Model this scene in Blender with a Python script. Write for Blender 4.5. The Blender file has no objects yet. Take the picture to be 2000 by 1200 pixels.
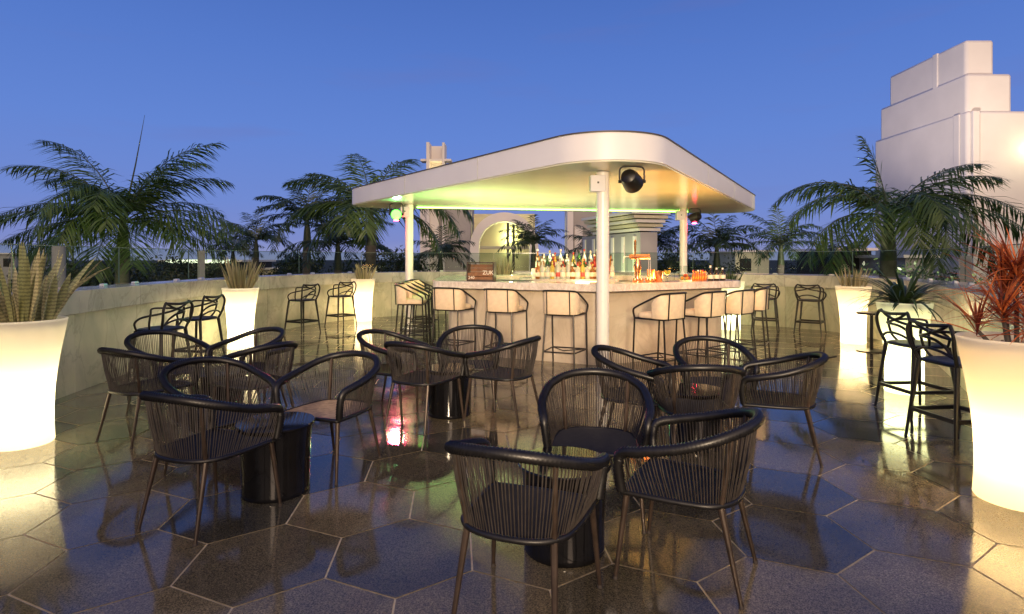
import bpy, math, random
from mathutils import Vector, Matrix
PI=math.pi
R=random.Random(7)
scene=bpy.context.scene
col=scene.collection
F=1140.0; YH=505.0; EYE=1.5
def W(x,y,D):
    return Vector(((x-1000)/F*D, D, EYE-(y-YH)*D/F))

# ------------------------------------------------------------------ materials
def mat(name):
    m=bpy.data.materials.new(name); m.use_nodes=True
    nt=m.node_tree
    return m,nt,nt.nodes['Principled BSDF']
def simple(name,c,rough=.5,metal=0,var=0.0,scale=8,bump=0,bscale=60,spec=None,coat=0):
    m,nt,b=mat(name)
    b.inputs['Roughness'].default_value=rough; b.inputs['Metallic'].default_value=metal
    if coat: b.inputs['Coat Weight'].default_value=coat
    if spec is not None: b.inputs['Specular IOR Level'].default_value=spec
    tc=nt.nodes.new('ShaderNodeTexCoord')
    if var>0:
        n=nt.nodes.new('ShaderNodeTexNoise'); n.inputs['Scale'].default_value=scale; n.inputs['Detail'].default_value=6
        nt.links.new(tc.outputs['Object'],n.inputs['Vector'])
        r=nt.nodes.new('ShaderNodeValToRGB')
        r.color_ramp.elements[0].position=.3; r.color_ramp.elements[1].position=.7
        r.color_ramp.elements[0].color=tuple(max(0,x*(1-var)) for x in c)+(1,)
        r.color_ramp.elements[1].color=tuple(min(1,x*(1+var)) for x in c)+(1,)
        nt.links.new(n.outputs['Fac'],r.inputs['Fac']); nt.links.new(r.outputs['Color'],b.inputs['Base Color'])
        mr=nt.nodes.new('ShaderNodeMapRange'); mr.inputs['To Min'].default_value=rough*.85; mr.inputs['To Max'].default_value=min(1,rough*1.2)
        nt.links.new(n.outputs['Fac'],mr.inputs['Value']); nt.links.new(mr.outputs['Result'],b.inputs['Roughness'])
    else: b.inputs['Base Color'].default_value=tuple(c)+(1,)
    if bump:
        n2=nt.nodes.new('ShaderNodeTexNoise'); n2.inputs['Scale'].default_value=bscale; n2.inputs['Detail'].default_value=4
        nt.links.new(tc.outputs['Object'],n2.inputs['Vector'])
        bp=nt.nodes.new('ShaderNodeBump'); bp.inputs['Strength'].default_value=bump; bp.inputs['Distance'].default_value=.01
        nt.links.new(n2.outputs['Fac'],bp.inputs['Height']); nt.links.new(bp.outputs['Normal'],b.inputs['Normal'])
    return m
def marble(name,c1,c2,vein,scale=1.2,rough=.3,vs=.5):
    m,nt,b=mat(name)
    N=nt.nodes.new; L=nt.links.new
    tc=N('ShaderNodeTexCoord')
    mp=N('ShaderNodeMapping'); mp.inputs['Rotation'].default_value=(.3,.5,.4); mp.inputs['Scale'].default_value=(1,1,.7)
    L(tc.outputs['Object'],mp.inputs['Vector'])
    n=N('ShaderNodeTexNoise'); n.inputs['Scale'].default_value=scale*2; n.inputs['Detail'].default_value=10; n.inputs['Distortion'].default_value=.6
    L(mp.outputs['Vector'],n.inputs['Vector'])
    r=N('ShaderNodeValToRGB'); r.color_ramp.elements[0].position=.35; r.color_ramp.elements[1].position=.65
    r.color_ramp.elements[0].color=c1+(1,); r.color_ramp.elements[1].color=c2+(1,)
    L(n.outputs['Fac'],r.inputs['Fac'])
    n2=N('ShaderNodeTexNoise'); n2.inputs['Scale'].default_value=scale; n2.inputs['Detail'].default_value=8; n2.inputs['Distortion'].default_value=1.6; n2.inputs['Roughness'].default_value=.6
    L(mp.outputs['Vector'],n2.inputs['Vector'])
    a=N('ShaderNodeMath'); a.operation='SUBTRACT'; a.inputs[1].default_value=.5; L(n2.outputs['Fac'],a.inputs[0])
    ab=N('ShaderNodeMath'); ab.operation='ABSOLUTE'; L(a.outputs[0],ab.inputs[0])
    mr=N('ShaderNodeMapRange'); mr.inputs['From Min'].default_value=0; mr.inputs['From Max'].default_value=.03; mr.inputs['To Min'].default_value=vs; mr.inputs['To Max'].default_value=0
    L(ab.outputs[0],mr.inputs['Value'])
    mx=N('ShaderNodeMix'); mx.data_type='RGBA'; L(mr.outputs['Result'],mx.inputs['Factor']); L(r.outputs['Color'],mx.inputs['A']); mx.inputs['B'].default_value=vein+(1,)
    L(mx.outputs['Result'],b.inputs['Base Color']); b.inputs['Roughness'].default_value=rough
    return m
def emis(name,c,s):
    m,nt,b=mat(name); b.inputs['Base Color'].default_value=tuple(c)+(1,)
    b.inputs['Emission Color'].default_value=tuple(c)+(1,); b.inputs['Emission Strength'].default_value=s
    return m
def glassy(name,tint=(1,1,1),rough=.02,refl=1.0):
    m=bpy.data.materials.new(name); m.use_nodes=True; nt=m.node_tree; nt.nodes.clear()
    N=nt.nodes.new; L=nt.links.new
    o=N('ShaderNodeOutputMaterial'); t=N('ShaderNodeBsdfTransparent'); t.inputs['Color'].default_value=tint+(1,)
    g=N('ShaderNodeBsdfGlossy'); g.inputs['Roughness'].default_value=rough
    lw=N('ShaderNodeLayerWeight'); lw.inputs['Blend'].default_value=.5
    pw_=N('ShaderNodeMath'); pw_.operation='POWER'; pw_.inputs[1].default_value=4; L(lw.outputs['Facing'],pw_.inputs[0])
    mu=N('ShaderNodeMath'); mu.operation='MULTIPLY_ADD'; mu.inputs[1].default_value=.8*refl; mu.inputs[2].default_value=.04*refl; L(pw_.outputs[0],mu.inputs[0])
    mx=N('ShaderNodeMixShader'); L(mu.outputs[0],mx.inputs[0]); L(t.outputs[0],mx.inputs[1]); L(g.outputs[0],mx.inputs[2]); L(mx.outputs[0],o.inputs['Surface'])
    return m
def translucent(name,c):
    m=bpy.data.materials.new(name); m.use_nodes=True; nt=m.node_tree
    b=nt.nodes['Principled BSDF']; b.inputs['Base Color'].default_value=c+(1,); b.inputs['Roughness'].default_value=.35
    N=nt.nodes.new; L=nt.links.new
    t=N('ShaderNodeBsdfTranslucent'); t.inputs['Color'].default_value=c+(1,)
    tc=N('ShaderNodeTexCoord'); n=N('ShaderNodeTexNoise'); n.inputs['Scale'].default_value=7; n.inputs['Detail'].default_value=5
    L(tc.outputs['Object'],n.inputs['Vector'])
    bp=N('ShaderNodeBump'); bp.inputs['Strength'].default_value=.06; L(n.outputs['Fac'],bp.inputs['Height']); L(bp.outputs['Normal'],b.inputs['Normal'])
    mx=N('ShaderNodeMixShader'); mx.inputs[0].default_value=.55
    L(b.outputs[0],mx.inputs[1]); L(t.outputs[0],mx.inputs[2]); L(mx.outputs[0],nt.nodes['Material Output'].inputs['Surface'])
    return m
def leafmat(name,c,c2=None,band=0,trans=.25,rough=.4):
    m=bpy.data.materials.new(name); m.use_nodes=True; nt=m.node_tree
    b=nt.nodes['Principled BSDF']; b.inputs['Roughness'].default_value=rough
    N=nt.nodes.new; L=nt.links.new
    g=N('ShaderNodeNewGeometry'); r=N('ShaderNodeValToRGB')
    c2=c2 or tuple(x*1.8 for x in c)
    r.color_ramp.elements[0].color=c+(1,); r.color_ramp.elements[1].color=c2+(1,)
    L(g.outputs['Random Per Island'],r.inputs['Fac'])
    out=r.outputs['Color']
    if band:
        tc=N('ShaderNodeTexCoord'); w=N('ShaderNodeTexWave'); w.bands_direction='Z'; w.inputs['Scale'].default_value=band; w.inputs['Distortion'].default_value=3.5; w.inputs['Detail'].default_value=4; w.inputs['Detail Scale'].default_value=6
        L(tc.outputs['Object'],w.inputs['Vector'])
        mx=N('ShaderNodeMix'); mx.data_type='RGBA'; mx.blend_type='MULTIPLY'; mx.inputs['Factor'].default_value=.5
        L(out,mx.inputs['A']); L(w.outputs['Color'],mx.inputs['B']); out=mx.outputs['Result']
    L(out,b.inputs['Base Color'])
    t=N('ShaderNodeBsdfTranslucent'); L(out,t.inputs['Color'])
    mx=N('ShaderNodeMixShader'); mx.inputs[0].default_value=trans
    L(b.outputs[0],mx.inputs[1]); L(t.outputs[0],mx.inputs[2]); L(mx.outputs[0],nt.nodes['Material Output'].inputs['Surface'])
    return m
def floor_tile():
    m,nt,b=mat('polished_granite_tile'); N=nt.nodes.new; L=nt.links.new
    tc=N('ShaderNodeTexCoord'); g=N('ShaderNodeNewGeometry')
    n=N('ShaderNodeTexNoise'); n.inputs['Scale'].default_value=170; n.inputs['Detail'].default_value=2
    v=N('ShaderNodeTexVoronoi'); v.inputs['Scale'].default_value=120
    L(tc.outputs['Object'],n.inputs['Vector']); L(tc.outputs['Object'],v.inputs['Vector'])
    r=N('ShaderNodeValToRGB'); e=r.color_ramp.elements
    e[0].position=.38; e[0].color=(.062,.060,.048,1); e[1].position=.72; e[1].color=(.27,.235,.155,1)
    L(n.outputs['Fac'],r.inputs['Fac'])
    r2=N('ShaderNodeValToRGB'); r2.color_ramp.elements[0].color=(.50,.52,.55,1); r2.color_ramp.elements[1].color=(1.75,1.55,1.22,1)
    L(g.outputs['Random Per Island'],r2.inputs['Fac'])
    mx=N('ShaderNodeMix'); mx.data_type='RGBA'; mx.blend_type='MULTIPLY'; mx.inputs['Factor'].default_value=1
    L(r.outputs['Color'],mx.inputs['A']); L(r2.outputs['Color'],mx.inputs['B'])
    # slow blotches and worn scuffs
    n3=N('ShaderNodeTexNoise'); n3.inputs['Scale'].default_value=1.7; n3.inputs['Detail'].default_value=8; n3.inputs['Distortion'].default_value=.8
    L(tc.outputs['Object'],n3.inputs['Vector'])
    mr=N('ShaderNodeMapRange'); mr.inputs['From Min'].default_value=.3; mr.inputs['From Max'].default_value=.7; mr.inputs['To Min'].default_value=.5; mr.inputs['To Max'].default_value=1.15
    L(n3.outputs['Fac'],mr.inputs['Value'])
    m2=N('ShaderNodeVectorMath'); m2.operation='SCALE'; L(mx.outputs['Result'],m2.inputs[0]); L(mr.outputs['Result'],m2.inputs['Scale'])
    L(m2.outputs[0],b.inputs['Base Color'])
    mr2=N('ShaderNodeMapRange'); mr2.inputs['From Min'].default_value=.35; mr2.inputs['From Max'].default_value=.75; mr2.inputs['To Min'].default_value=.05; mr2.inputs['To Max'].default_value=.17
    L(n3.outputs['Fac'],mr2.inputs['Value']); L(mr2.outputs['Result'],b.inputs['Roughness'])
    b.inputs['IOR'].default_value=1.5
    bp=N('ShaderNodeBump'); bp.inputs['Strength'].default_value=.025; bp.inputs['Distance'].default_value=.02
    n4=N('ShaderNodeTexNoise'); n4.inputs['Scale'].default_value=3.5; n4.inputs['Detail'].default_value=2; L(tc.outputs['Object'],n4.inputs['Vector'])
    L(n4.outputs['Fac'],bp.inputs['Height']); L(bp.outputs['Normal'],b.inputs['Normal'])
    return m
def add_bands(m,scale,axis='Z',amt=.5,bump=.4):
    return m
M={}
M['tile']=floor_tile()
M['grout']=simple('pale_grout',(.80,.68,.46),.6,var=.25,scale=20)
M['wallm']=marble('parapet_marble',(.34,.34,.25),(.53,.51,.38),(.20,.21,.14),1.1,.38,.4)
M['capm']=marble('cap_marble',(.40,.40,.33),(.55,.54,.45),(.2,.2,.16),1.5,.14,.4)
M['barm']=marble('bar_marble',(.55,.45,.33),(.66,.56,.43),(.36,.28,.19),1.8,.3,.22)
M['slab']=marble('counter_stone',(.62,.54,.46),(.78,.70,.62),(.3,.22,.16),7,.14,.35)
M['rattan']=simple('dark_rattan',(.008,.0075,.008),.38,var=.4,scale=30)
M['cord']=simple('woven_cord',(.042,.035,.030),.42,var=.35,scale=25)
M['leg']=simple('bronze_leg',(.055,.038,.028),.33,metal=.3,var=.35,scale=14)
M['blackplastic']=simple('black_plastic',(.007,.006,.006),.4,var=.3,scale=10)
M['blackgloss']=simple('black_gloss',(.006,.006,.007),.09,var=.3,scale=6)
M['steel']=simple('dark_steel',(.03,.026,.024),.35,metal=.6,var=.2)
M['fabric']=simple('beige_upholstery',(.80,.62,.41),.75,var=.08,scale=20,bump=.15,bscale=300)
M['white']=simple('white_paint',(.68,.67,.69),.38,var=.04,scale=1.5)
M['soffit']=simple('glossy_soffit',(.66,.65,.52),.16,var=.05,scale=1.2,bump=.10,bscale=1.6)
M['pole']=simple('pole_paint',(.82,.78,.72),.28,var=.03)
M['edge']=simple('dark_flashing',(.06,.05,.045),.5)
M['planter']=translucent('planter_plastic',(.88,.84,.76))
M['pebble']=simple('pebbles',(.42,.33,.24),.8,var=.5,scale=60,bump=.6,bscale=50)
M['glass']=glassy('clear_glass',(.78,.84,.81),.0,.10)
M['glassedge']=simple('glass_edge',(.10,.16,.14),.15)
M['clip']=simple('steel_clip',(.6,.6,.62),.3,metal=.7)
M['stucco']=simple('white_stucco',(.80,.74,.68),.85,var=.05,scale=.6,bump=.15,bscale=6)
M['stuccog']=simple('grey_stucco',(.40,.37,.35),.85,var=.08,scale=.7)
M['stuccoy']=simple('cream_stucco',(.62,.55,.38),.85,var=.08,scale=.5)
M['darkroof']=simple('dark_opening',(.02,.018,.015),.8)
M['ground']=simple('far_ground',(.018,.022,.014),.95,var=.5,scale=.03)
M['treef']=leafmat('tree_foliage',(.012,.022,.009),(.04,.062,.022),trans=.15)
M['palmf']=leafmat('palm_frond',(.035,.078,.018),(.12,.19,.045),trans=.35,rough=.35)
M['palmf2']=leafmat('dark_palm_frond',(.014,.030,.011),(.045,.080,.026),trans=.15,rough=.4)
M['trunk']=simple('palm_trunk',(.10,.085,.07),.9,var=.4,scale=5,bump=.5,bscale=12)
M['shaft']=simple('palm_crownshaft',(.04,.055,.022),.5,var=.3)
M['snake']=leafmat('snake_leaf',(.36,.40,.16),(.92,.80,.42),band=11,trans=.1,rough=.4)
M['grassy']=leafmat('thin_leaf',(.20,.20,.09),(.55,.48,.26),trans=.25)
M['fern']=leafmat('arching_leaf',(.02,.045,.015),(.05,.09,.03),trans=.2,rough=.3)
M['redleaf']=leafmat('red_leaf',(.13,.018,.014),(.85,.24,.07),trans=.4,rough=.35)
M['copper']=simple('copper',(.80,.36,.17),.22,metal=1)
M['wood']=simple('crate_wood',(.035,.018,.010),.4,var=.4,scale=14)
M['woodi']=simple('crate_inner_wood',(.20,.08,.025),.4,var=.3,scale=20)
M['ink']=simple('white_lettering',(.85,.75,.6),.5)
M['greenlens']=emis('green_lens',(.12,1,.08),4.5)
M['redglow']=emis('red_glow',(1,.03,.08),120)
M['greenglow']=emis('green_glow_strip',(.35,1,.12),9)
M['warmlens']=emis('warm_lens',(1,.75,.4),4)
M['walllamp']=emis('wall_lamp_glow',(1,.95,.62),5)
M['soffitlamp']=emis('far_strip_light',(.95,1,.7),1.8)

# ------------------------------------------------------------------ mesh helpers
class MB:
    def __init__(s): s.v=[]; s.f=[]
    def add(s,vs,fs):
        o=len(s.v); s.v+= [tuple(v) for v in vs]; s.f+=[tuple(i+o for i in f) for f in fs]; return s
    def box(s,c,d,rz=0,taper=1):
        cx,cy,cz=c; a,b,h=d[0]/2,d[1]/2,d[2]/2; vs=[]
        for z,t in ((-h,1),(h,taper)):
            for x,y in ((-a,-b),(a,-b),(a,b),(-a,b)):
                x*=t;y*=t
                vs.append((cx+x*math.cos(rz)-y*math.sin(rz),cy+x*math.sin(rz)+y*math.cos(rz),cz+z))
        return s.add(vs,[(3,2,1,0),(4,5,6,7),(0,1,5,4),(1,2,6,5),(2,3,7,6),(3,0,4,7)])
    def tube(s,path,r,n=8,cap=True,closed=False,flat=1.0,braid=0):
        P=[Vector(p) for p in path]; m=len(P)
        rr=r if hasattr(r,'__len__') else [r]*m
        vs=[];fs=[]; up=None
        for i in range(m):
            if closed: t=(P[(i+1)%m]-P[i-1])
            else: t=P[min(i+1,m-1)]-P[max(i-1,0)]
            if t.length<1e-9: t=Vector((0,0,1))
            t.normalize()
            if up is None:
                up=Vector((0,0,1)) if abs(t.z)<.9 else Vector((0,1,0))
            a=t.cross(up)
            if a.length<1e-4: a=t.cross(Vector((1,0,0)))
            a.normalize(); b=a.cross(t).normalized(); up=b
            for k in range(n):
                th=2*PI*k/n
                q_=rr[i]+(braid if ((i//2+k)%2) else 0); vs.append(P[i]+a*(math.cos(th)*q_)+b*(math.sin(th)*q_*flat))
        for i in range(m-1 if not closed else m):
            j=(i+1)%m
            for k in range(n):
                k2=(k+1)%n
                fs.append((i*n+k,i*n+k2,j*n+k2,j*n+k))
        if cap and not closed:
            fs.append(tuple(range(n-1,-1,-1))); fs.append(tuple((m-1)*n+k for k in range(n)))
        return s.add(vs,fs)
    def lathe(s,prof,n=32,c=(0,0,0),cap0=False,cap1=False):
        vs=[];fs=[]
        for r,z in prof:
            for k in range(n):
                a=2*PI*k/n; vs.append((c[0]+r*math.cos(a),c[1]+r*math.sin(a),c[2]+z))
        for i in range(len(prof)-1):
            for k in range(n):
                k2=(k+1)%n; fs.append((i*n+k,i*n+k2,(i+1)*n+k2,(i+1)*n+k))
        if cap0: fs.append(tuple(range(n-1,-1,-1)))
        if cap1: fs.append(tuple((len(prof)-1)*n+k for k in range(n)))
        return s.add(vs,fs)
    def prism(s,poly,z0,z1,top=True,bot=True):
        n=len(poly); vs=[(p[0],p[1],z0) for p in poly]+[(p[0],p[1],z1) for p in poly]
        fs=[(i,(i+1)%n,n+(i+1)%n,n+i) for i in range(n)]
        if bot: fs.append(tuple(range(n-1,-1,-1)))
        if top: fs.append(tuple(range(n,2*n)))
        return s.add(vs,fs)
    def ring(s,po,pi,z0,z1):
        n=len(po)
        vs=[(p[0],p[1],z0) for p in po]+[(p[0],p[1],z1) for p in po]+[(p[0],p[1],z0) for p in pi]+[(p[0],p[1],z1) for p in pi]
        fs=[]
        for i in range(n):
            j=(i+1)%n
            fs+=[(i,j,n+j,n+i),(2*n+j,2*n+i,3*n+i,3*n+j),(n+i,n+j,3*n+j,3*n+i),(j,i,2*n+i,2*n+j)]
        return s.add(vs,fs)
    def leaf(s,base,d,L,w,droop=.5,seg=6,fold=.25,tw=0,shape=0):
        d=Vector(d).normalized(); p=Vector(base); side=d.cross(Vector((0,0,1)))
        if side.length<.05: side=Vector((math.cos(tw),math.sin(tw),0))
        side.normalize(); 
        if tw: side=(Matrix.Rotation(tw,3,d)@side)
        vs=[];fs=[]
        for i in range(seg+1):
            t=i/seg
            ww=w*(math.sin(PI*min(1,(t*.82+.16)))**.7 if shape==0 else (1-t)**.6*(.35+.65*min(1,t*5)))*.5
            if i==seg: ww=w*.02
            nrm=side.cross(d).normalized()
            vs+= [p-side*ww+nrm*ww*fold,p,p+side*ww+nrm*ww*fold]
            d=(d+Vector((0,0,-droop/seg))).normalized(); p=p+d*(L/seg)
        for i in range(seg):
            a=i*3; fs+=[(a,a+1,a+4,a+3),(a+1,a+2,a+5,a+4)]
        return s.add(vs,fs)
    def build(s,name,m,parent=None,smooth=True,bevel=0,angle=35):
        me=bpy.data.meshes.new(name); me.from_pydata(s.v,[],s.f); me.materials.append(m)
        me.validate()
        if smooth:
            me.polygons.foreach_set('use_smooth',[True]*len(me.polygons))
            try: me.set_sharp_from_angle(angle=math.radians(angle))
            except Exception: pass
        me.update()
        o=bpy.data.objects.new(name,me); col.objects.link(o)
        if parent: o.parent=parent
        if bevel:
            b=o.modifiers.new('bevel','BEVEL'); b.width=bevel; b.segments=2; b.limit_method='ANGLE'
        return o
def cr(pts,n=8,closed=False):
    P=[Vector(p) for p in pts]; out=[]; m=len(P)
    for i in range(m if closed else m-1):
        if closed: a,b,c,d=P[i-1],P[i],P[(i+1)%m],P[(i+2)%m]
        else: a,b,c,d=P[max(i-1,0)],P[i],P[i+1],P[min(i+2,m-1)]
        for k in range(n):
            t=k/n
            out.append(.5*((2*b)+(c-a)*t+(2*a-5*b+4*c-d)*t*t+(3*b-a-3*c+d)*t**3))
    if not closed: out.append(P[-1])
    return out
def resample(P,step):
    out=[P[0]]; acc=0
    for a,b in zip(P,P[1:]):
        L=(b-a).length
        if L<1e-9: continue
        t=step-acc
        while t<=L:
            out.append(a.lerp(b,t/L)); t+=step
        acc=L-(t-step)
    if (out[-1]-P[-1]).length>1e-4: out.append(P[-1])
    return out
def tag(o,label=None,cat=None,group=None,kind=None):
    if label: o['label']=label
    if cat: o['category']=cat
    if group: o['group']=group
    if kind: o['kind']=kind
    return o
def thing(name,label,cat,loc=(0,0,0),rz=0,group=None):
    o=bpy.data.objects.new(name,None); col.objects.link(o); o.empty_display_size=.1
    o.location=loc; o.rotation_euler=(0,0,rz)
    return tag(o,label,cat,group)
def dup(root,loc,rz,label=None,group=None,scale=None):
    r=root.copy(); col.objects.link(r); r.location=loc; r.rotation_euler=(0,0,rz)
    if scale: r.scale=(scale,)*3
    if label: r['label']=label
    if group: r['group']=group
    for ch in list(root.children):
        c=ch.copy(); col.objects.link(c); c.parent=r
        for g in list(ch.children):
            d=g.copy(); col.objects.link(d); d.parent=c
    return r
def light(name,kind,loc,energy,color,parent=None,**kw):
    l=bpy.data.lights.new(name,kind); l.energy=energy; l.color=color
    for k,v in kw.items(): setattr(l,k,v)
    o=bpy.data.objects.new(name,l); col.objects.link(o); o.location=loc
    if parent: o.parent=parent
    return o
def aim(o,target):
    d=Vector(target)-o.location
    o.rotation_euler=d.to_track_quat('-Z','Y').to_euler()

# ------------------------------------------------------------------ camera, world, dusk light
cam=bpy.data.cameras.new('camera'); camo=bpy.data.objects.new('camera',cam); col.objects.link(camo)
camo.location=(0,0,EYE); camo.rotation_euler=(PI/2,0,0)
cam.sensor_width=36; cam.lens=F/2000*36; cam.shift_y=-(600-YH)/2000; cam.clip_end=5000; cam.clip_start=.05
scene.camera=camo
w=bpy.data.worlds.new('World'); scene.world=w; w.use_nodes=True; nt=w.node_tree
N=nt.nodes.new; L=nt.links.new
bg=nt.nodes['Background']
tc=N('ShaderNodeTexCoord'); sx=N('ShaderNodeSeparateXYZ'); L(tc.outputs['Generated'],sx.inputs[0])
rp=N('ShaderNodeValToRGB'); cr_=rp.color_ramp; cr_.elements[0].position=0; cr_.elements[1].position=1
def ss(c): return tuple(((x/255+.055)/1.055)**2.4 if x>10 else x/255/12.92 for x in c)+(1,)
stops=[(0,(150,154,196)),(.03,(126,140,202)),(.09,(113,139,210)),(.2,(99,134,212)),(.32,(86,123,203)),(.45,(72,108,187)),(1,(42,66,136))]
cr_.elements[0].color=ss(stops[0][1]); cr_.elements[1].color=ss(stops[-1][1])
for p,c in stops[1:-1]:
    e=cr_.elements.new(p); e.color=ss(c)
L(sx.outputs['Z'],rp.inputs['Fac'])
# warm afterglow low in the west, behind the camera
dt=N('ShaderNodeVectorMath'); dt.operation='DOT_PRODUCT'; dt.inputs[1].default_value=(.25,-.95,.15); L(tc.outputs['Generated'],dt.inputs[0])
mr=N('ShaderNodeMapRange'); mr.interpolation_type='SMOOTHSTEP'; mr.inputs['From Min'].default_value=.1; mr.inputs['From Max'].default_value=1.0; L(dt.outputs['Value'],mr.inputs['Value'])
mx=N('ShaderNodeMix'); mx.data_type='RGBA'; L(mr.outputs['Result'],mx.inputs['Factor']); L(rp.outputs['Color'],mx.inputs['A']); mx.inputs['B'].default_value=(1.25,.95,.78,1)
# faint cloud streaks
mp=N('ShaderNodeMapping'); mp.inputs['Scale'].default_value=(1.5,1.5,9); L(tc.outputs['Generated'],mp.inputs['Vector'])
cn=N('ShaderNodeTexNoise'); cn.inputs['Scale'].default_value=2.2; cn.inputs['Detail'].default_value=6; L(mp.outputs['Vector'],cn.inputs['Vector'])
cm=N('ShaderNodeMapRange'); cm.inputs['From Min'].default_value=.56; cm.inputs['From Max'].default_value=.8; cm.inputs['To Max'].default_value=.22; L(cn.outputs['Fac'],cm.inputs['Value'])
mx2=N('ShaderNodeMix'); mx2.data_type='RGBA'; L(cm.outputs['Result'],mx2.inputs['Factor']); L(mx.outputs['Result'],mx2.inputs['A']); mx2.inputs['B'].default_value=ss((120,110,160))
L(mx2.outputs['Result'],bg.inputs['Color']); bg.inputs['Strength'].default_value=1.0
sun=light('afterglow_sun','SUN',(0,-5,10),.6,(1,.72,.52),angle=math.radians(14))
aim(sun,(0-.5,-5+2.4,10-.95))
fl=light('terrace_floodlight','SPOT',(-.4,-8,2.8),9500,(1,.76,.50),spot_size=math.radians(38),spot_blend=.7,shadow_soft_size=.5)
aim(fl,(.9,9,3.55))
scene.view_settings.view_transform='Standard'; scene.view_settings.look='None'; scene.view_settings.exposure=0
scene.render.engine='CYCLES'
scene.cycles.max_bounces=8; scene.cycles.transparent_max_bounces=24
scene.cycles.sample_clamp_indirect=20

# ------------------------------------------------------------------ terrace outline
PATHP=[(-3.6,-2.5),(-4.0,1),(-4.35,3.2),(-4.6,4.7),(-4.8,6.3),(-4.98,8),(-5.0,10),(-4.8,12),(-4.3,13.6),(-3.4,14.8),(-1.9,15.7),(0,16.1),(2,15.8),(3.8,14.6),(5.0,13.3),(6.0,12.6),(6.6,11.6),(6.65,10.3),(6.2,8.8),(5.5,7.4),(4.8,6.1),(4.2,4.9),(3.85,3.8),(3.6,2.5),(3.5,-2.5)]
PATH=resample(cr([(x,y,0) for x,y in PATHP],12),.02)
def offpath(P,d):  # d>0 outward (left side of travel direction is outward: path runs clockwise)
    out=[]
    for i,p in enumerate(P):
        t=(P[min(i+3,len(P)-1)]-P[max(i-3,0)]).normalized()
        out.append(p+Vector((-t.y,t.x,0))*d)
    return out
def inside(x,y,poly):
    c=False; n=len(poly); j=n-1
    for i in range(n):
        if (poly[i].y>y)!=(poly[j].y>y) and x<(poly[j].x-poly[i].x)*(y-poly[i].y)/(poly[j].y-poly[i].y)+poly[i].x: c=not c
        j=i
    return c
# ground far below, terrace slab, grout bed, hexagonal tiles
g=MB(); n=48
g.add([(3000*math.cos(2*PI*k/n),3000*math.sin(2*PI*k/n),-7) for k in range(n)],[tuple(range(n))])
tag(g.build('ground',M['ground'],smooth=False),kind='structure')
outer=offpath(PATH,.46)[::12]
sl=MB(); sl.prism([(p.x,p.y) for p in outer][::-1],-6.99,-.01)
tag(sl.build('terrace_base',M['stuccog'],smooth=False),kind='structure')
gr=MB(); po=offpath(PATH,.2)[::10]; gr.add([(p.x,p.y,-.002) for p in po],[tuple(range(len(po)))[::-1]])
tag(gr.build('grout_bed',M['grout'],smooth=False),kind='structure')
s_=.397; th0=math.radians(-24.48); O=(2.471,3.852); region=offpath(PATH,.16)[::8]
tl=MB(); RT=random.Random(3)
for a in range(-32,33):
    for b in range(-32,33):
        lx=1.5*s_*a; ly=math.sqrt(3)*s_*(b+a*.5)
        x=O[0]+lx*math.cos(th0)-ly*math.sin(th0); y=O[1]+lx*math.sin(th0)+ly*math.cos(th0)
        if not inside(x,y,region): 
            # keep edge tiles whose centre is just outside only where the wall hides them
            continue
        rr=s_-.0055; tx=RT.gauss(0,.0008); ty=RT.gauss(0,.0008)
        vs=[]
        for k in range(6):
            an=th0+k*PI/3; dx=rr*math.cos(an); dy=rr*math.sin(an)
            vs.append((x+dx,y+dy,.0035+dx*tx+dy*ty))
        tl.add(vs,[tuple(range(6))])
# half-tiles along the wall foot: fill the rim with clipped tiles
for a in range(-32,33):
    for b in range(-32,33):
        lx=1.5*s_*a; ly=math.sqrt(3)*s_*(b+a*.5)
        x=O[0]+lx*math.cos(th0)-ly*math.sin(th0); y=O[1]+lx*math.sin(th0)+ly*math.cos(th0)
        if inside(x,y,region): continue
        rr=s_-.0055; vs=[(x+rr*math.cos(th0+k*PI/3),y+rr*math.sin(th0+k*PI/3)) for k in range(6)]
        if not any(inside(p[0],p[1],region) for p in vs): continue
        # pull outside corners back to the wall line
        q=[]
        for p in vs:
            if inside(p[0],p[1],region): q.append((p[0],p[1],.0035))
            else:
                nn=min(region,key=lambda v:(v.x-p[0])**2+(v.y-p[1])**2); q.append((nn.x,nn.y,.0035))
        tl.add(q,[tuple(range(6))])
tag(tl.build('terrace_floor',M['tile'],smooth=False),kind='structure')

# parapet wall
pw=thing('parapet_wall','curved veined marble parapet with a thick overhanging cap round the whole terrace','wall')
def wallpieces(mb,d0,d1,z0,z1,step,gap):
    k=int(step/.02); ins=offpath(PATH,d0); outs=offpath(PATH,d1); i=0
    while i<len(PATH)-1:
        j=min(i+k,len(PATH)-1); idx=list(range(i,j,5))+[j]
        if gap and len(idx)>1:
            pass
        a=[ins[q] for q in idx]; b=[outs[q] for q in idx]
        if gap:
            da=(a[1]-a[0]).normalized()*gap; a[0]=a[0]+da; b[0]=b[0]+da
        poly=[(p.x,p.y) for p in a]+[(p.x,p.y) for p in b[::-1]]
        mb.prism(poly[::-1] if False else poly,z0,z1); i=j
mb=MB(); wallpieces(mb,.05,.44,0,.885,1.3,.006); mb.build('wall_base',M['wallm'],pw)
mb=MB(); wallpieces(mb,.0,.50,.885,1.14,1.3,.006); mb.build('wall_cap',M['capm'],pw,bevel=.004)
mb=MB(); wallpieces(mb,.07,.40,.01,1.12,400,0); mb.build('wall_core',M['edge'],pw)
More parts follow.
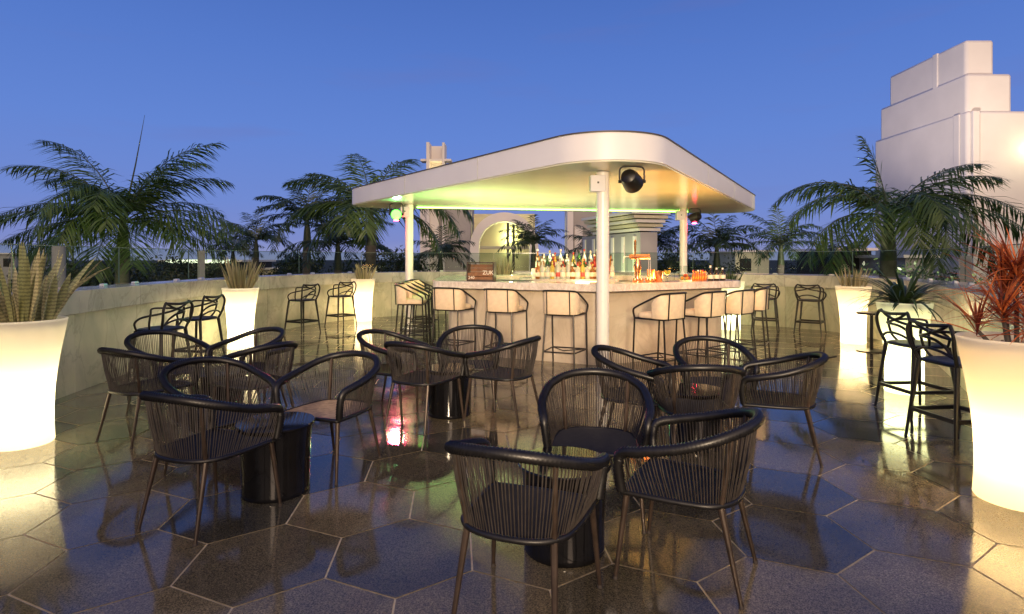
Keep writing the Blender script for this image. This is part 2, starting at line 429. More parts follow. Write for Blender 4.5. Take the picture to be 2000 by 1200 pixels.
# glass railing
gp=thing('glass_railing','frameless clear glass railing panels standing on the parapet cap','railing')
gl=offpath(PATH,.40); k=int(1.75/.02); i=8
while i<len(PATH)-5:
    j=min(i+k,len(PATH)-1)
    a=gl[i]; b=gl[j]; t=(b-a).normalized(); nrm=Vector((-t.y,t.x,0))*.006
    a2=a+t*.012; b2=b-t*.012
    p=MB(); p.prism([(a2.x-nrm.x,a2.y-nrm.y),(b2.x-nrm.x,b2.y-nrm.y),(b2.x+nrm.x,b2.y+nrm.y),(a2.x+nrm.x,a2.y+nrm.y)],1.165,1.64)
    o=p.build('glass_panel',M['glass'],gp,smooth=False)
    e=MB(); e.box(((a2.x+a.x)/2-.004*t.x,(a2.y+a.y)/2-.004*t.y,1.40),(.010,.014,.475),math.atan2(t.y,t.x)); e.build('panel_edge',M['glassedge'],gp,smooth=False)
    e=MB(); m_=(a2+b2)/2; e.box((m_.x,m_.y,1.6455),((b2-a2).length,.014,.010),math.atan2(t.y,t.x)); e.build('top_edge',M['glassedge'],gp,smooth=False)
    for q in (.2,.8):
        c=a.lerp(b,q); cl=MB(); cl.box((c.x,c.y,1.158),(.10,.06,.03),math.atan2(t.y,t.x),.8); cl.build('clip',M['clip'],gp,bevel=.004)
    i=j

# ------------------------------------------------------------------ woven armchair
def make_chair():
    t=thing('woven_armchair','x','chair',group='woven rope armchairs round the low tables')
    T=[(-.262,.232,.42),(-.278,.242,.53),(-.290,.222,.600),(-.308,.12,.630),(-.308,-.03,.664),(-.272,-.175,.710),(-.165,-.285,.748),(0,-.325,.762)]
    full=T+[(-x,y,z) for x,y,z in T[:-1]][::-1]
    P=resample(cr(full,10),.0042)
    m=MB(); m.tube(P,[.0215+(.0008 if (i%2) else -.0012) for i in range(len(P))],12,braid=.0045); m.build('arm_rim',M['rattan'],t,angle=60)
    B=[(-.252,.225,.42),(-.252,.22,.42),(-.252,.19,.42),(-.247,.08,.42),(-.240,-.05,.42),(-.215,-.165,.42),(-.13,-.235,.42),(0,-.255,.42)]
    fb=B+[(-x,y,z) for x,y,z in B[:-1]][::-1]
    n=12; CT=cr(full,n); CB=cr(fb,n); m=MB()
    # cords between seat edge and rim, spaced evenly along the rim
    L_=[0]
    for a,b in zip(CT,CT[1:]): L_.append(L_[-1]+(b-a).length)
    tot=L_[-1]; NC=100; RC=random.Random(5)
    for c in range(NC):
        s=.10+(tot-.20)*(c+.5)/NC+RC.gauss(0,.0011)
        i=max(k for k in range(len(L_)) if L_[k]<=s); i=min(i,len(CT)-2)
        u=(s-L_[i])/max(1e-6,L_[i+1]-L_[i]); a=CT[i].lerp(CT[i+1],u); b=CB[i].lerp(CB[i+1],u)
        mid=(a+b)/2; out=Vector((mid.x,mid.y,0)).normalized()*RC.gauss(.004,.003)
        m.tube([b,mid+out,a],.0030,4,cap=False)
    m.build('back_weave',M['cord'],t,angle=80)
    # seat: corrugated woven sheet
    def half(y):
        if y>-.05: return .247
        return .247*math.sqrt(max(0,1-((-.05-y)/.215)**2.6)) 
    m=MB(); rows=[];ny=272
    for r in range(ny+1):
        y=.235-(.235+.25)*r/ny; hw=half(y)
        rows.append([(hw*q,y,.418-.018*(1-q*q)*(1-((y+.01)/.26)**2)+.0022*math.sin(r*PI/2+.3)) for q in (-1,-.66,-.33,0,.33,.66,1)])
    vs=[v for r in rows for v in r]; fs=[(r*7+c,(r+1)*7+c,(r+1)*7+c+1,r*7+c+1) for r in range(ny) for c in range(6)]
    m.add(vs,fs); m.build('seat',M['rattan'],t,angle=75)
    fr=cr([(-.25,.235,.41),(-.25,.08,.41),(-.242,-.05,.41),(-.215,-.165,.41),(-.13,-.235,.41),(0,-.255,.41),(.13,-.235,.41),(.215,-.165,.41),(.242,-.05,.41),(.25,.08,.41),(.25,.235,.41)],8)+[Vector((0,.245,.41))]
    fr=resample(fr+[fr[0]],.0048)[:-1]
    m=MB(); m.tube(fr,[.0135+(.0008 if i%2 else -.0008) for i in range(len(fr))],8,closed=True); m.build('seat_frame',M['rattan'],t,angle=60)
    for sx in (-1,1):
        m=MB(); m.tube([(sx*.235,.215,.405),(sx*.262,.262,.008)],[.0155,.0095],10); lg=m.build('leg',M['leg'],t); m=MB(); m.lathe([(.011,0),(.012,.004),(.0105,.016)],12,c=(sx*.262,.262,0),cap0=True); m.build('foot_glide',M['edge'],lg)
        m=MB(); m.tube([(sx*.185,-.195,.405),(sx*.215,-.285,.008)],[.0155,.0095],10); lg=m.build('leg',M['leg'],t); m=MB(); m.lathe([(.011,0),(.012,.004),(.0105,.016)],12,c=(sx*.215,-.285,0),cap0=True); m.build('foot_glide',M['edge'],lg)
        m=MB(); m.tube([(sx*.185,-.195,.40),(sx*.205,-.245,.735)],[.013,.011],8); m.build('back_post',M['leg'],t)
    return t
chairs=[ # X, Y, heading(deg clockwise from away), label
(-1.74,3.38,22,'black woven armchair nearest the left planter, its back to the camera'),
(-2.02,4.0,125,'woven armchair just behind the near left chair, left of the drum table'),
(-1.30,4.2,203,'woven armchair with pale lit seat at the right of the left black drum table'),
(-3.07,4.93,24,'woven armchair standing closest to the left marble wall, seen from behind'),
(-3.32,5.62,118,'woven armchair in the back left group under the two sculpted stools'),
(-2.62,5.78,212,'woven armchair of the back left group in front of the second glowing planter'),
(-2.25,5.12,303,'woven armchair of the back left group seen from its rear right side'),
(-.80,5.28,27,'woven armchair with its back to the camera in the centre group'),
(-1.16,5.72,112,'woven armchair at far left of the centre group, facing right'),
(-.42,5.95,182,'woven armchair at the rear of the centre group, facing the camera before the bar stools'),
(-.08,5.48,300,'woven armchair at the right side of the centre group, turned away leftwards'),
(.06,2.50,21,'nearest black woven armchair with its back to the camera at the bottom of the photo'),
(.495,3.47,188,'black woven armchair facing the camera behind the two nearest chairs'),
(.84,2.82,300,'black woven armchair at the near right, red gleam seen through its back'),
(.98,4.62,112,'woven armchair just right of the front white pole, facing right'),
(1.74,5.05,184,'woven armchair facing the camera in front of the three right bar stools'),
(1.33,4.24,4,'woven armchair with its back to the camera in the right hand group'),
(2.03,4.48,292,'rightmost woven armchair standing on the open floor'),
]
c0=None
for i,(x,y,h,lab) in enumerate(chairs):
    rz=-math.radians(h)
    if c0 is None:
        c0=make_chair(); c0.location=(x,y,.004); c0.rotation_euler=(0,0,rz); c0['label']=lab
    else: dup(c0,(x,y,.004),rz,lab)
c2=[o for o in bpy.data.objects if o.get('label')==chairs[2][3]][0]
M['litcord']=simple('lit_woven_cord',(.30,.22,.16),.5,var=.3,scale=30)  # paler cord colour standing in for light on this seat
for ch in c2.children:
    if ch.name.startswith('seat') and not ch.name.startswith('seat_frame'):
        ch.data=ch.data.copy(); ch.data.materials[0]=M['litcord']; ch['label']='pale tan woven seat'
# drum tables
def drum():
    t=thing('drum_table','x','table',group='glossy black drum tables')
    m=MB(); m.lathe([(.204,0),(.208,.008),(.206,.03),(.208,.2),(.215,.34),(.224,.425)],40,cap0=True); m.build('drum_body',M['blackgloss'],t)
    m=MB(); m.lathe([(.222,.425),(.240,.432),(.242,.442),(.236,.448),(.0,.449)],40); m.build('drum_top',M['blackgloss'],t)
    return t
d0=drum(); tabs=[(-1.52,3.76,'glossy black drum table between the three left chairs, blue sky on its top'),(-2.72,5.42,'black drum table hidden in the back left chair group'),(-.60,5.62,'black drum table in the middle of the centre chair group'),(.27,3.02,'black drum table hidden behind the nearest chair'),(1.46,4.68,'black drum table in the right hand chair group')]
for i,(x,y,lab) in enumerate(tabs):
    if i==0: d0.location=(x,y,.004); d0['label']=lab
    else: dup(d0,(x,y,.004),0,lab)

# ------------------------------------------------------------------ upholstered bar stools
def make_barstool():
    t=thing('bar_stool','x','bar stool',group='upholstered stools at the bar')
    st=M['steel']
    def bar(p,r=.011,nm='rail',n=8): m=MB(); m.tube(p,r,n); return m.build(nm,st,t)
    rail=cr([(-.245,.20,.76),(-.262,.205,.85),(-.262,.165,.895),(-.25,-.02,.985),(-.232,-.17,1.055),(-.185,-.245,1.072),(0,-.262,1.075),(.185,-.245,1.072),(.232,-.17,1.055),(.25,-.02,.985),(.262,.165,.895),(.262,.205,.85),(.245,.20,.76)],6)
    bar(rail,.0125,'arm_rail')
    for sx in (-1,1):
        bar([(sx*.245,.20,.76),(sx*.245,.235,0)],.0115,'leg'); bar([(sx*.19,-.20,.76),(sx*.225,-.26,0)],.0115,'leg')
        bar([(sx*.158,-.243,.75),(sx*.156,-.262,1.07)],.008,'back_post')
    m=MB(); sq=[(-.245,.20),(.245,.20),(.19,-.20),(-.19,-.20)]
    m.tube([(x,y,.755) for x,y in sq],.012,6,closed=True); m.build('seat_frame',st,t)
    m=MB(); z=.27; f=.27/.76
    c4=[(-.245,.222,z),(.245,.222,z),(.212,-.238,z),(-.212,-.238,z)]
    m.tube(c4,.010,6,closed=True); m.tube([c4[0],(0,-.05,z),c4[1]],.007,6); m.build('footrest',st,t)
    # cushion
    m=MB(); vs=[];fs=[]
    prof=[(0,.766),(.02,.764),(.0,.80),(.03,.826),(.09,.832)]
    ps=[(-.232,.195),(.232,.195),(.20,-.185),(-.20,-.185)]
    ring=[]
    for ins,zz in [(.012,.764),(0,.775),(0,.808),(.014,.826),(.05,.836),(.12,.84)]:
        rr=[]
        for k in range(32):
            a=2*PI*k/32; cx_=math.copysign(abs(math.cos(a))**.35,math.cos(a)); sy_=math.copysign(abs(math.sin(a))**.35,math.sin(a))
            yy=.005+sy_*(.192-ins); ww=(.20+.032*(yy+.185)/.38)-ins
            rr.append((cx_*ww,yy,zz))
        ring.append(rr)
    vs=[v for r in ring for v in r]
    fs=[(i*32+k,i*32+(k+1)%32,(i+1)*32+(k+1)%32,(i+1)*32+k) for i in range(5) for k in range(32)]+[tuple(160+k for k in range(32))]
    m.add(vs,fs); m.build('seat_cushion',M['fabric'],t,angle=60)
    # wrapped back panel
    arc=cr([(-.222,-.06,0),(-.222,-.14,0),(-.185,-.205,0),(-.10,-.228,0),(0,-.232,0),(.10,-.228,0),(.185,-.205,0),(.222,-.14,0),(.222,-.06,0)],6)
    m=MB(); n=len(arc); vs=[];fs=[]
    for q,z0 in enumerate((.765,.78,.92,1.04,1.062)):
        for i,p in enumerate(arc):
            t_=(arc[min(i+1,n-1)]-arc[max(i-1,0)]).normalized(); nr=Vector((-t_.y,t_.x,0))
            e=min(i,n-1-i)/8; zz=z0-(.10*max(0,1-e))*((z0-.765)/.3)
            k=.006 if q in (0,4) else .014
            pull=1.0+.03*(z0-.76)/.3
            vs+= [(p.x*pull+nr.x*k,p.y*pull+nr.y*k,zz),(p.x*pull-nr.x*k,p.y*pull-nr.y*k,zz)]
    st_=2*n
    for q in range(4):
        for i in range(n-1):
            a=q*st_+2*i; fs+=[(a,a+2,a+2+st_,a+st_),(a+1,a+1+st_,a+3+st_,a+3)]
        fs+=[(q*st_,q*st_+st_,q*st_+st_+1,q*st_+1),(q*st_+st_-2,q*st_+st_-1,q*st_+2*st_-1,q*st_+2*st_-2)]
    for i in range(n-1):
        a=2*i; fs.append((a,a+1,a+3,a+2)); a=4*st_+2*i; fs.append((a,a+2,a+3,a+1))
    m.add(vs,fs); m.build('back_panel',M['fabric'],t,angle=50)
    return t
bs=[(-.86,8.52,24,'cream upholstered bar stool at the left end of the front row'),
(-.10,8.20,24,'cream upholstered bar stool in the middle of the three facing the bar front'),
(.70,7.80,24,'cream upholstered bar stool next to the front white pole, on its left'),
(1.84,7.25,322,'tan bar stool nearest the front pole on its right side'),
(2.46,7.58,322,'tan bar stool second from the pole on the right side of the bar'),
(2.98,7.95,320,'tan bar stool third from the pole with an orange lit seat'),
(3.45,8.5,300,'tan bar stool at the far right corner of the bar'),
(-1.62,9.55,92,'bar stool nearest the camera in the line at the left side of the bar'),
(-1.66,10.2,93,'second bar stool in the receding line at the left side of the bar'),
(-1.70,10.85,92,'third bar stool in the receding line at the left side of the bar'),
(-1.72,11.5,94,'last upholstered stool in the receding line at the left side of the bar')]
b0=None
for x,y,h,lab in bs:
    rz=-math.radians(h)
    if b0 is None: b0=make_barstool(); b0.location=(x,y,.004); b0.rotation_euler=(0,0,rz); b0['label']=lab
    else: dup(b0,(x,y,.004),rz,lab)

# ------------------------------------------------------------------ sculpted black stools
def make_sculpt():
    t=thing('sculpted_stool','x','bar stool',group='black sculpted stools along the wall')
    bp=M['blackplastic']
    m=MB(); r_=[]
    for ins,z in [(.02,.640),(0,.648),(0,.665),(.015,.674),(.08,.668)]:
        rr=[]
        for k in range(28):
            a=2*PI*k/28; cx_=math.copysign(abs(math.cos(a))**.5,math.cos(a)); sy_=math.copysign(abs(math.sin(a))**.5,math.sin(a))
            rr.append((cx_*(.215-ins),sy_*(.205-ins),z))
        r_.append(rr)
    vs=[v for r in r_ for v in r]; m.add(vs,[(i*28+k,i*28+(k+1)%28,(i+1)*28+(k+1)%28,(i+1)*28+k) for i in range(4) for k in range(28)]+[tuple(112+k for k in range(28)),tuple(range(27,-1,-1))])
    m.build('seat',bp,t)
    for sx in (-1,1):
        m=MB(); m.tube([(sx*.185,.17,.65),(sx*.215,.205,.33),(sx*.245,.235,0)],[.021,.017,.012],8); m.build('leg',bp,t)
        m=MB(); m.tube([(sx*.185,-.175,.65),(sx*.215,-.21,.33),(sx*.245,-.245,0)],[.021,.017,.012],8); m.build('leg',bp,t)
    m=MB(); q=[(-.222,.214),(.222,.214),(.222,-.22),(-.222,-.22)]
    for (a,b) in zip(q,q[1:]+q[:1]):
        c=((a[0]+b[0])/2,(a[1]+b[1])/2,.235); d=(Vector(b)-Vector(a)); m.box(c,(d.length,.022,.034),math.atan2(d.y,d.x))
    m.build('footrest',bp,t,bevel=.004)
    m=MB()  # three outlines woven into one backrest
    for sx in (-1,1):
        m.tube(cr([(sx*.20,.15,.655),(sx*.255,.12,.74),(sx*.268,.04,.80),(sx*.255,-.06,.83),(sx*.20,-.15,.85),(sx*.06,-.215,.88),(-sx*.09,-.235,.93),(-sx*.18,-.232,.985)],6),.0125,8)
        m.tube(cr([(sx*.195,-.03,.655),(sx*.245,-.07,.73),(sx*.255,-.10,.86),(sx*.235,-.10,.915),(sx*.16,-.17,.92),(0,-.235,.905)],6),.0115,8)
        m.tube(cr([(sx*.185,-.175,.65),(sx*.215,-.225,.78),(sx*.225,-.245,.90),(sx*.19,-.24,.975)],6),.015,8)
        m.tube(cr([(sx*.21,-.20,.71),(sx*.10,-.235,.76),(0,-.245,.775)],5),.0115,8)
    m.tube(cr([(-.19,-.24,.975),(-.08,-.262,.965),(0,-.268,.96),(.08,-.262,.965),(.19,-.24,.975)],5),.014,8)
    m.build('backrest',bp,t,angle=60)
    return t
ss_=[(-4.18,6.95,-78,'black sculpted stool nearest the camera by the left wall'),
(-4.38,8.15,-80,'black sculpted stool second along the left wall beside the glowing planter'),
(-4.22,11.75,-62,'black sculpted stool third along the left wall, between the two far glowing planters'),
(-3.80,12.95,-52,'black sculpted stool left of the small far glowing planter'),
(5.25,12.1,28,'black sculpted stool by the far right wall behind the bar end'),
(5.95,11.65,38,'black sculpted stool by the right wall next to the glowing planter'),
(3.95,5.70,86,'black sculpted stool in front of the white planter with the arching plant'),
(3.60,4.72,84,'black sculpted stool nearest the large right planter'),
(-1.95,12.35,150,'black sculpted stool behind the line of upholstered stools left of the bar')]
s0=None
for x,y,h,lab in ss_:
    rz=-math.radians(h)
    if s0 is None: s0=make_sculpt(); s0.location=(x,y,.004); s0.rotation_euler=(0,0,rz); s0['label']=lab
    else: dup(s0,(x,y,.004),rz,lab)
# pedestal tables
def ped():
    t=thing('pedestal_table','x','table',group='small round pedestal tables by the right wall')
    m=MB(); m.lathe([(0,0),(.215,0),(.215,.012),(.03,.022),(.0,.022)],36); m.build('base',M['steel'],t)
    m=MB(); m.tube([(0,0,.015),(0,0,.60)],.024,14); m.build('column',M['steel'],t)
    m=MB(); m.lathe([(0,.595),(.205,.595),(.215,.605),(.215,.618),(.205,.626),(0,.626)],36); m.build('table_top',M['steel'],t)
    return t
p0=ped(); p0.location=(5.80,9.42,.004); p0['label']='small round pedestal table in front of the right hand glowing planter'
dup(p0,(4.80,7.25,.004),0,'small round pedestal table half hidden behind the white planter with the arching plant')

# ------------------------------------------------------------------ planters
def planter(x,y,lab,power,colr,rs=1.0,group='illuminated white planters'):
    t=thing('planter',lab,'planter',(x,y,.004),0,group)
    pr=[(.196,0.0),(.204,.012),(.198,.12),(.196,.28),(.202,.42),(.216,.56),(.238,.72),(.262,.86),(.284,.985),(.287,1.0),(.282,1.006),(.270,1.004),(.264,.985),(.256,.95),(.252,.93)]
    m=MB(); m.lathe([(r*rs,z) for r,z in pr],56); m.build('pot',M['planter'],t,angle=70)
    m=MB(); RP=random.Random(int(x*100))
    m.lathe([(.255*rs,.945),(.2*rs,.955),(.1*rs,.962),(.001,.965)],36)
    for k in range(170):
        a=RP.uniform(0,2*PI); r=.245*rs*math.sqrt(RP.random()); q=RP.uniform(.006,.014)
        m.box((r*math.cos(a),r*math.sin(a),.957),(q*1.6,q,q),RP.uniform(0,3),.6)
    m.build('pebble_fill',M['pebble'],t)
    lamp=light('planter_lamp','POINT',(0,0,.36),power*.85,colr,t,shadow_soft_size=.06)
    return t
YEL=(1,.87,.52); ORA=(1,.77,.40); GRN=(.93,1,.52)
pl=[(-3.96,4.72,'large glowing white planter with banded snake plant at the far left of the photo',24,YEL,1.04),
(-4.52,9.72,'glowing white planter with tall thin leaves beside the left wall stools',56,YEL,1.0),
(-3.58,14.05,'smallest glowing planter on the left, just left of the roof pole',50,ORA,1.0),
(6.05,10.35,'glowing planter by the right wall behind the small pedestal table',56,ORA,1.0),
(4.40,6.55,'white planter with dark arching leaves behind the right stools',44,GRN,.95),
(3.13,3.62,'large glowing white planter with red cordyline at the far right of the photo',30,(1,.68,.30),1.07),
(4.62,12.35,'glowing planter hidden behind the right bar stools',61,GRN,1.0),
(-.22,15.1,'glowing planter with upright leaves behind the bar',39,YEL,1.0)]
for a in pl: planter(*a)

def plant(name,lab,x,y,build,group=None):
    t=thing(name,lab,'plant',(x,y,.95),0,group); build(t); return t
def snake(t):
    q=random.Random(11); m=MB(); 
    for k in range(64):
        a=q.uniform(0,2*PI); r=.22*math.sqrt(q.random()); lean=q.uniform(.05,.55)*(r/.2+.3)
        d=(math.cos(a)*lean,math.sin(a)*lean,1)
        m.leaf((r*math.cos(a),r*math.sin(a),0),d,q.uniform(.34,.72),q.uniform(.038,.072),q.uniform(-.3,.9),8,.45,q.uniform(-1.4,1.4))
    m.build('leaves',M['snake'],t,angle=60)
def thin(seed,n,h,dr=.3,mt='grassy',w=.02):
    def f(t):
        q=random.Random(seed); m=MB()
        for k in range(n):
            a=q.uniform(0,2*PI); r=.17*math.sqrt(q.random()); lean=q.uniform(.02,.5)*(r/.17+.2)
            d=(math.cos(a)*lean,math.sin(a)*lean,1)
            m.leaf((r*math.cos(a),r*math.sin(a),0),d,h*q.uniform(.5,1.05),w*q.uniform(.7,1.3),q.uniform(0,dr),7,.4,q.uniform(-1.5,1.5))
        m.build('leaves',M[mt],t,angle=60)
    return f
def fern(t):
    q=random.Random(5); m=MB(); m2=MB()
    for k in range(95):
        a=q.uniform(0,2*PI); e=q.uniform(.35,2.4)
        d=(math.cos(a),math.sin(a),e); m.leaf((.05*math.cos(a),.05*math.sin(a),.02),d,q.uniform(.4,.72),q.uniform(.035,.055),q.uniform(.8,2.0),9,.3,q.uniform(-.4,.4),1)
    for k in range(60):
        a=q.uniform(0,2*PI); d=(math.cos(a),math.sin(a),q.uniform(.1,.8)); m2.leaf((.1*math.cos(a),.1*math.sin(a),0),d,q.uniform(.12,.3),.02,q.uniform(.2,1.6),5,.3,q.uniform(-1,1),1)
    m.build('leaves',M['fern'],t,angle=60); m2.build('lower_leaves',M['grassy'],t,angle=60)
def cordy(t):
    q=random.Random(9); m=MB(); st=MB()
    heads=[(.0,.0,.46,34),(-.12,-.04,.20,22),(.13,.02,.26,22),(.02,.12,.34,20),(.2,-.08,.12,16),(-.02,-.14,.14,16),(-.2,.06,.10,12)]
    for hx,hy,hz,n in heads:
        n=int(n*2.8)
        st.tube([(hx*.6,hy*.6,0),(hx,hy,hz)],[.014,.011],7)
        for k in range(n):
            a=q.uniform(0,2*PI); e=q.uniform(-.1,2.6)
            m.leaf((hx,hy,hz+q.uniform(-.05,.05)),(math.cos(a),math.sin(a),e),q.uniform(.22,.46),q.uniform(.010,.021),q.uniform(.1,1.0),7,.4,q.uniform(-.6,.6),1)
    m.build('leaves',M['redleaf'],t,angle=60); st.build('stems',M['trunk'],t)
plant('snake_plant','banded snake plant with thick mottled leaves in the large left planter',-3.96,4.72,snake)
plant('snake_plant','tall thin leaved snake plant in the planter beside the left wall stools',-4.52,9.72,thin(21,90,.58,.25,'grassy',.030))
plant('snake_plant','short thin leaved plant in the smallest left planter by the roof pole',-3.58,14.05,thin(22,70,.44,.2,'grassy',.026))
plant('snake_plant','short spiky plant in the planter by the right wall',6.05,10.35,thin(23,70,.42,.3,'grassy',.022))
plant('arching_plant','dark green plant with arching leaves in the white planter on the right',4.40,6.55,fern)
plant('red_cordyline','red cordyline with long fiery leaves in the large right planter',3.13,3.62,cordy)
plant('snake_plant','small spiky plant rising behind the right end of the bar',4.62,12.35,thin(24,50,.36,.8,'fern',.024))
plant('snake_plant','upright pale plant behind the wooden crate on the bar',-.22,15.1,thin(25,70,.62,.3,'grassy',.03))

# ------------------------------------------------------------------ bar
def rounded(poly,r,n=8):
    out=[]; m=len(poly)
    rs=r if hasattr(r,'__len__') else [r]*m
    for i in range(m):
        p=Vector(poly[i]+(0,)) if len(poly[i])==2 else Vector(poly[i]); a=Vector((*poly[i-1][:2],0)); b=Vector((*poly[(i+1)%m][:2],0))
        u=(a-p).normalized(); v=(b-p).normalized(); ang=u.angle(v); tl_=rs[i]/math.tan(ang/2)
        p0=p+u*tl_; p1=p+v*tl_; c=p+(u+v).normalized()*(rs[i]/math.sin(ang/2))
        a0=math.atan2(p0.y-c.y,p0.x-c.x); a1=math.atan2(p1.y-c.y,p1.x-c.x); da=(a1-a0+PI)%(2*PI)-PI
        for k in range(n+1):
            a_=a0+da*k/n; out.append((c.x+rs[i]*math.cos(a_),c.y+rs[i]*math.sin(a_)))
    return out
def inset(poly,d):
    # poly counter-clockwise; move every edge inwards by d
    m=len(poly); out=[]
    for i in range(m):
        p=Vector((*poly[i],0)); a=Vector((*poly[i-1],0)); b=Vector((*poly[(i+1)%m],0))
        e1=(p-a).normalized(); e2=(b-p).normalized(); n1=Vector((-e1.y,e1.x,0)); n2=Vector((-e2.y,e2.x,0))
        bis=(n1+n2).normalized(); out.append(tuple((p+bis*(d/max(.2,bis.dot(n1))))[:2]))
    return out
V=[(1.22,7.88),(3.62,9.15),(3.66,11.9),(1.15,13.2),(-1.42,11.8),(-1.24,9.06)]   # CCW
bar=thing('island_bar','six sided cream marble island bar with a thick speckled stone counter','bar counter')
m=MB(); m.ring(rounded(V,.25),rounded(inset(V,.62),.12),1.045,1.15); m.build('counter_top',M['slab'],bar,bevel=.006)
Wp=inset(V,.24); m=MB(); m.ring(rounded(Wp,.3),rounded(inset(Wp,.10),.25),0,1.0445); m.build('front_panel',M['barm'],bar)
m=MB(); m.ring(rounded(inset(V,.012),.25),rounded(inset(V,.03),.24),1.037,1.0448); m.build('counter_dark_trim',M['edge'],bar)  # narrow dark strip under the counter edge
# back island with bottle steps
IC=[(1.0+1.0*math.cos(math.radians(a)),10.55+.8*math.sin(math.radians(a))) for a in (270,330,30,90,150,210)]
m=MB(); m.prism(rounded(IC,.1),0,1.148); m.build('back_island',M['slab'],bar,bevel=.005)
m=MB(); m.box((1.02,10.18,1.19),(1.35,.16,.083)); m.box((1.02,10.36,1.235),(1.35,.2,.173)); m.build('bottle_steps',M['soffit'],bar,bevel=.003)
m=MB(); m.box((1.25,9.74,1.09),(.35,.02,.06)); o=m.build('work_light',M['warmlens'],bar)
light('work_lamp','POINT',(1.15,9.55,1.22),3,(1,.82,.5),shadow_soft_size=.12)
m=MB(); m.box((.0,9.18,1.156),(.62,.36,.008),math.radians(-24.5)); m.build('drip_tray',M['edge'],bar)

# ---- canopy
Tri=[(1.31,6.24),(6.62,15.35),(-3.98,13.32)]
pav=thing('canopy','white flat canopy roof with rounded triangular corners over the bar','canopy')
base=rounded(Tri,[.85,.75,.62],18)
m=MB(); m.prism(base,2.675,3.0); m.build('fascia',M['white'],pav,angle=30)
m=MB(); m.prism(rounded(inset(Tri,.02),[.83,.73,.6],18),2.655,2.6745); m.build('soffit',M['soffit'],pav)
m=MB(); m.prism(rounded(inset(Tri,-.012),[.86,.76,.63],18),3.0005,3.018); m.build('roof_edge',M['edge'],pav)
sm=MB()
for (ax,ay),(bx,by) in ((base[18],base[19]),(base[56],base[0])):
    Lx=math.hypot(bx-ax,by-ay); ang=math.atan2(by-ay,bx-ax)
    for k in range(1,int(Lx/2.4)+1):
        q=k*2.4/Lx
        if q<.97: sm.box((ax+(bx-ax)*q,ay+(by-ay)*q,2.8375),(.007,.006,.322),ang)
sm.build('panel_joints',M['capm'],pav)
poles=[(1.21,7.78,'front white canopy pole in the middle of the photo'),(-2.20,12.5,'left rear canopy pole beside the green spotlight'),(3.98,13.55,'right rear canopy pole')]
for i,(x,y,lab) in enumerate(poles):
    t=thing('canopy_pole',lab,'pole',(x,y,0),0,'white poles carrying the canopy')
    m=MB(); m.tube([(0,0,.005),(0,0,2.65)],.085,28); m.build('shaft',M['pole'],t)
    m=MB(); m.lathe([(.16,.004),(.16,.014),(.09,.02)],28,cap0=True); m.build('base_plate',M['pole'],t)
    m=MB(); m.box((-.075,-.02,2.49),(.20,.15,.22)); jb=m.build('junction_box',M['white'],t,bevel=.01)
    m=MB(); m.box((-.075,-.098,2.50),(.024,.01,.024)); m.build('knockout',M['edge'],jb)
# glowing strip added for the soffit's green reflection, and spot fixtures
m=MB(); m.box((1.1,13.75,2.645),(6.6,.05,.018),math.radians(10.8)); tag(m.build('soffit_glow_strip',M['greenglow']),'glowing strip added for the green reflection along the rear underside of the canopy','light strip')
def parcan(x,y,z,lab,lens,tgt,colr,power,spot=True,size=1.0,down=None):
    t=thing('spotlight',lab,'spotlight',(x,y,z))
    d=(Vector(tgt)-Vector((x,y,z))).normalized(); rot=d.to_track_quat('Z','Y').to_matrix().to_4x4()
    m=MB(); m.lathe([(0,-.17),(.05,-.165),(.085,-.14),(.105,-.08),(.112,.0),(.118,.06),(.112,.062),(.105,.05)],28)
    m.v=[tuple(rot@(Vector(v)*size)) for v in m.v]; m.build('lamp_can',M['blackplastic'],t)
    m=MB(); m.lathe([(.105,.045),(.06,.056),(0.001,.06)],28); m.v=[tuple(rot@(Vector(v)*size)) for v in m.v]; m.build('lens',lens,t)
    m=MB(); h=2.655-z-.004
    side=Vector((1,0,0))
    yk=cr([side*.135*size+Vector((0,0,-.01)),side*.14*size+Vector((0,0,.08)),side*.11*size+Vector((0,0,h-.01)),-side*.11*size+Vector((0,0,h-.01)),-side*.14*size+Vector((0,0,.08)),-side*.135*size+Vector((0,0,-.01))],6)
    m.tube(yk,.011,6); m.tube([side*.105*size,side*.155*size],.02,8); m.tube([-side*.105*size,-side*.155*size],.02,8); m.build('yoke',M['blackplastic'],t)
    if power:
        o=light('beam','SPOT',d*.12,power,colr,t,spot_size=math.radians(120),spot_blend=.8,shadow_soft_size=.1); o.rotation_euler=d.to_track_quat('-Z','Y').to_euler()
    if down:
        m=MB(); m.lathe([(.055,-.125),(.03,-.135),(.001,-.137)],20,cap0=False); m.build('red_glow_disc',down,t)  # added glowing disc that puts red reflections on the floor
    return t
parcan(-2.42,12.2,2.42,'spotlight with a bright green lens hanging at the left canopy pole',M['greenlens'],(-1.2,6,1.2),(.25,1,.3),90,down=M['redglow'])
parcan(1.50,7.30,2.46,'black can spotlight hanging beside the front pole with its back to the camera',M['warmlens'],(3.2,10.2,1.2),(1,.42,.09),170,size=1.1)
parcan(4.22,13.5,2.44,'dark can spotlight at the right rear canopy pole',M['warmlens'],(2.5,16,1.5),(1,.45,.1),8,down=M['redglow'])
rb_=light('red_floor_fill','SPOT',(-2.38,12.0,2.30),380,(1,.06,.16),spot_size=math.radians(26),spot_blend=.7,shadow_soft_size=.08)  # added red spot that casts a pink pool on the floor
aim(rb_,(-.9,5.2,0))
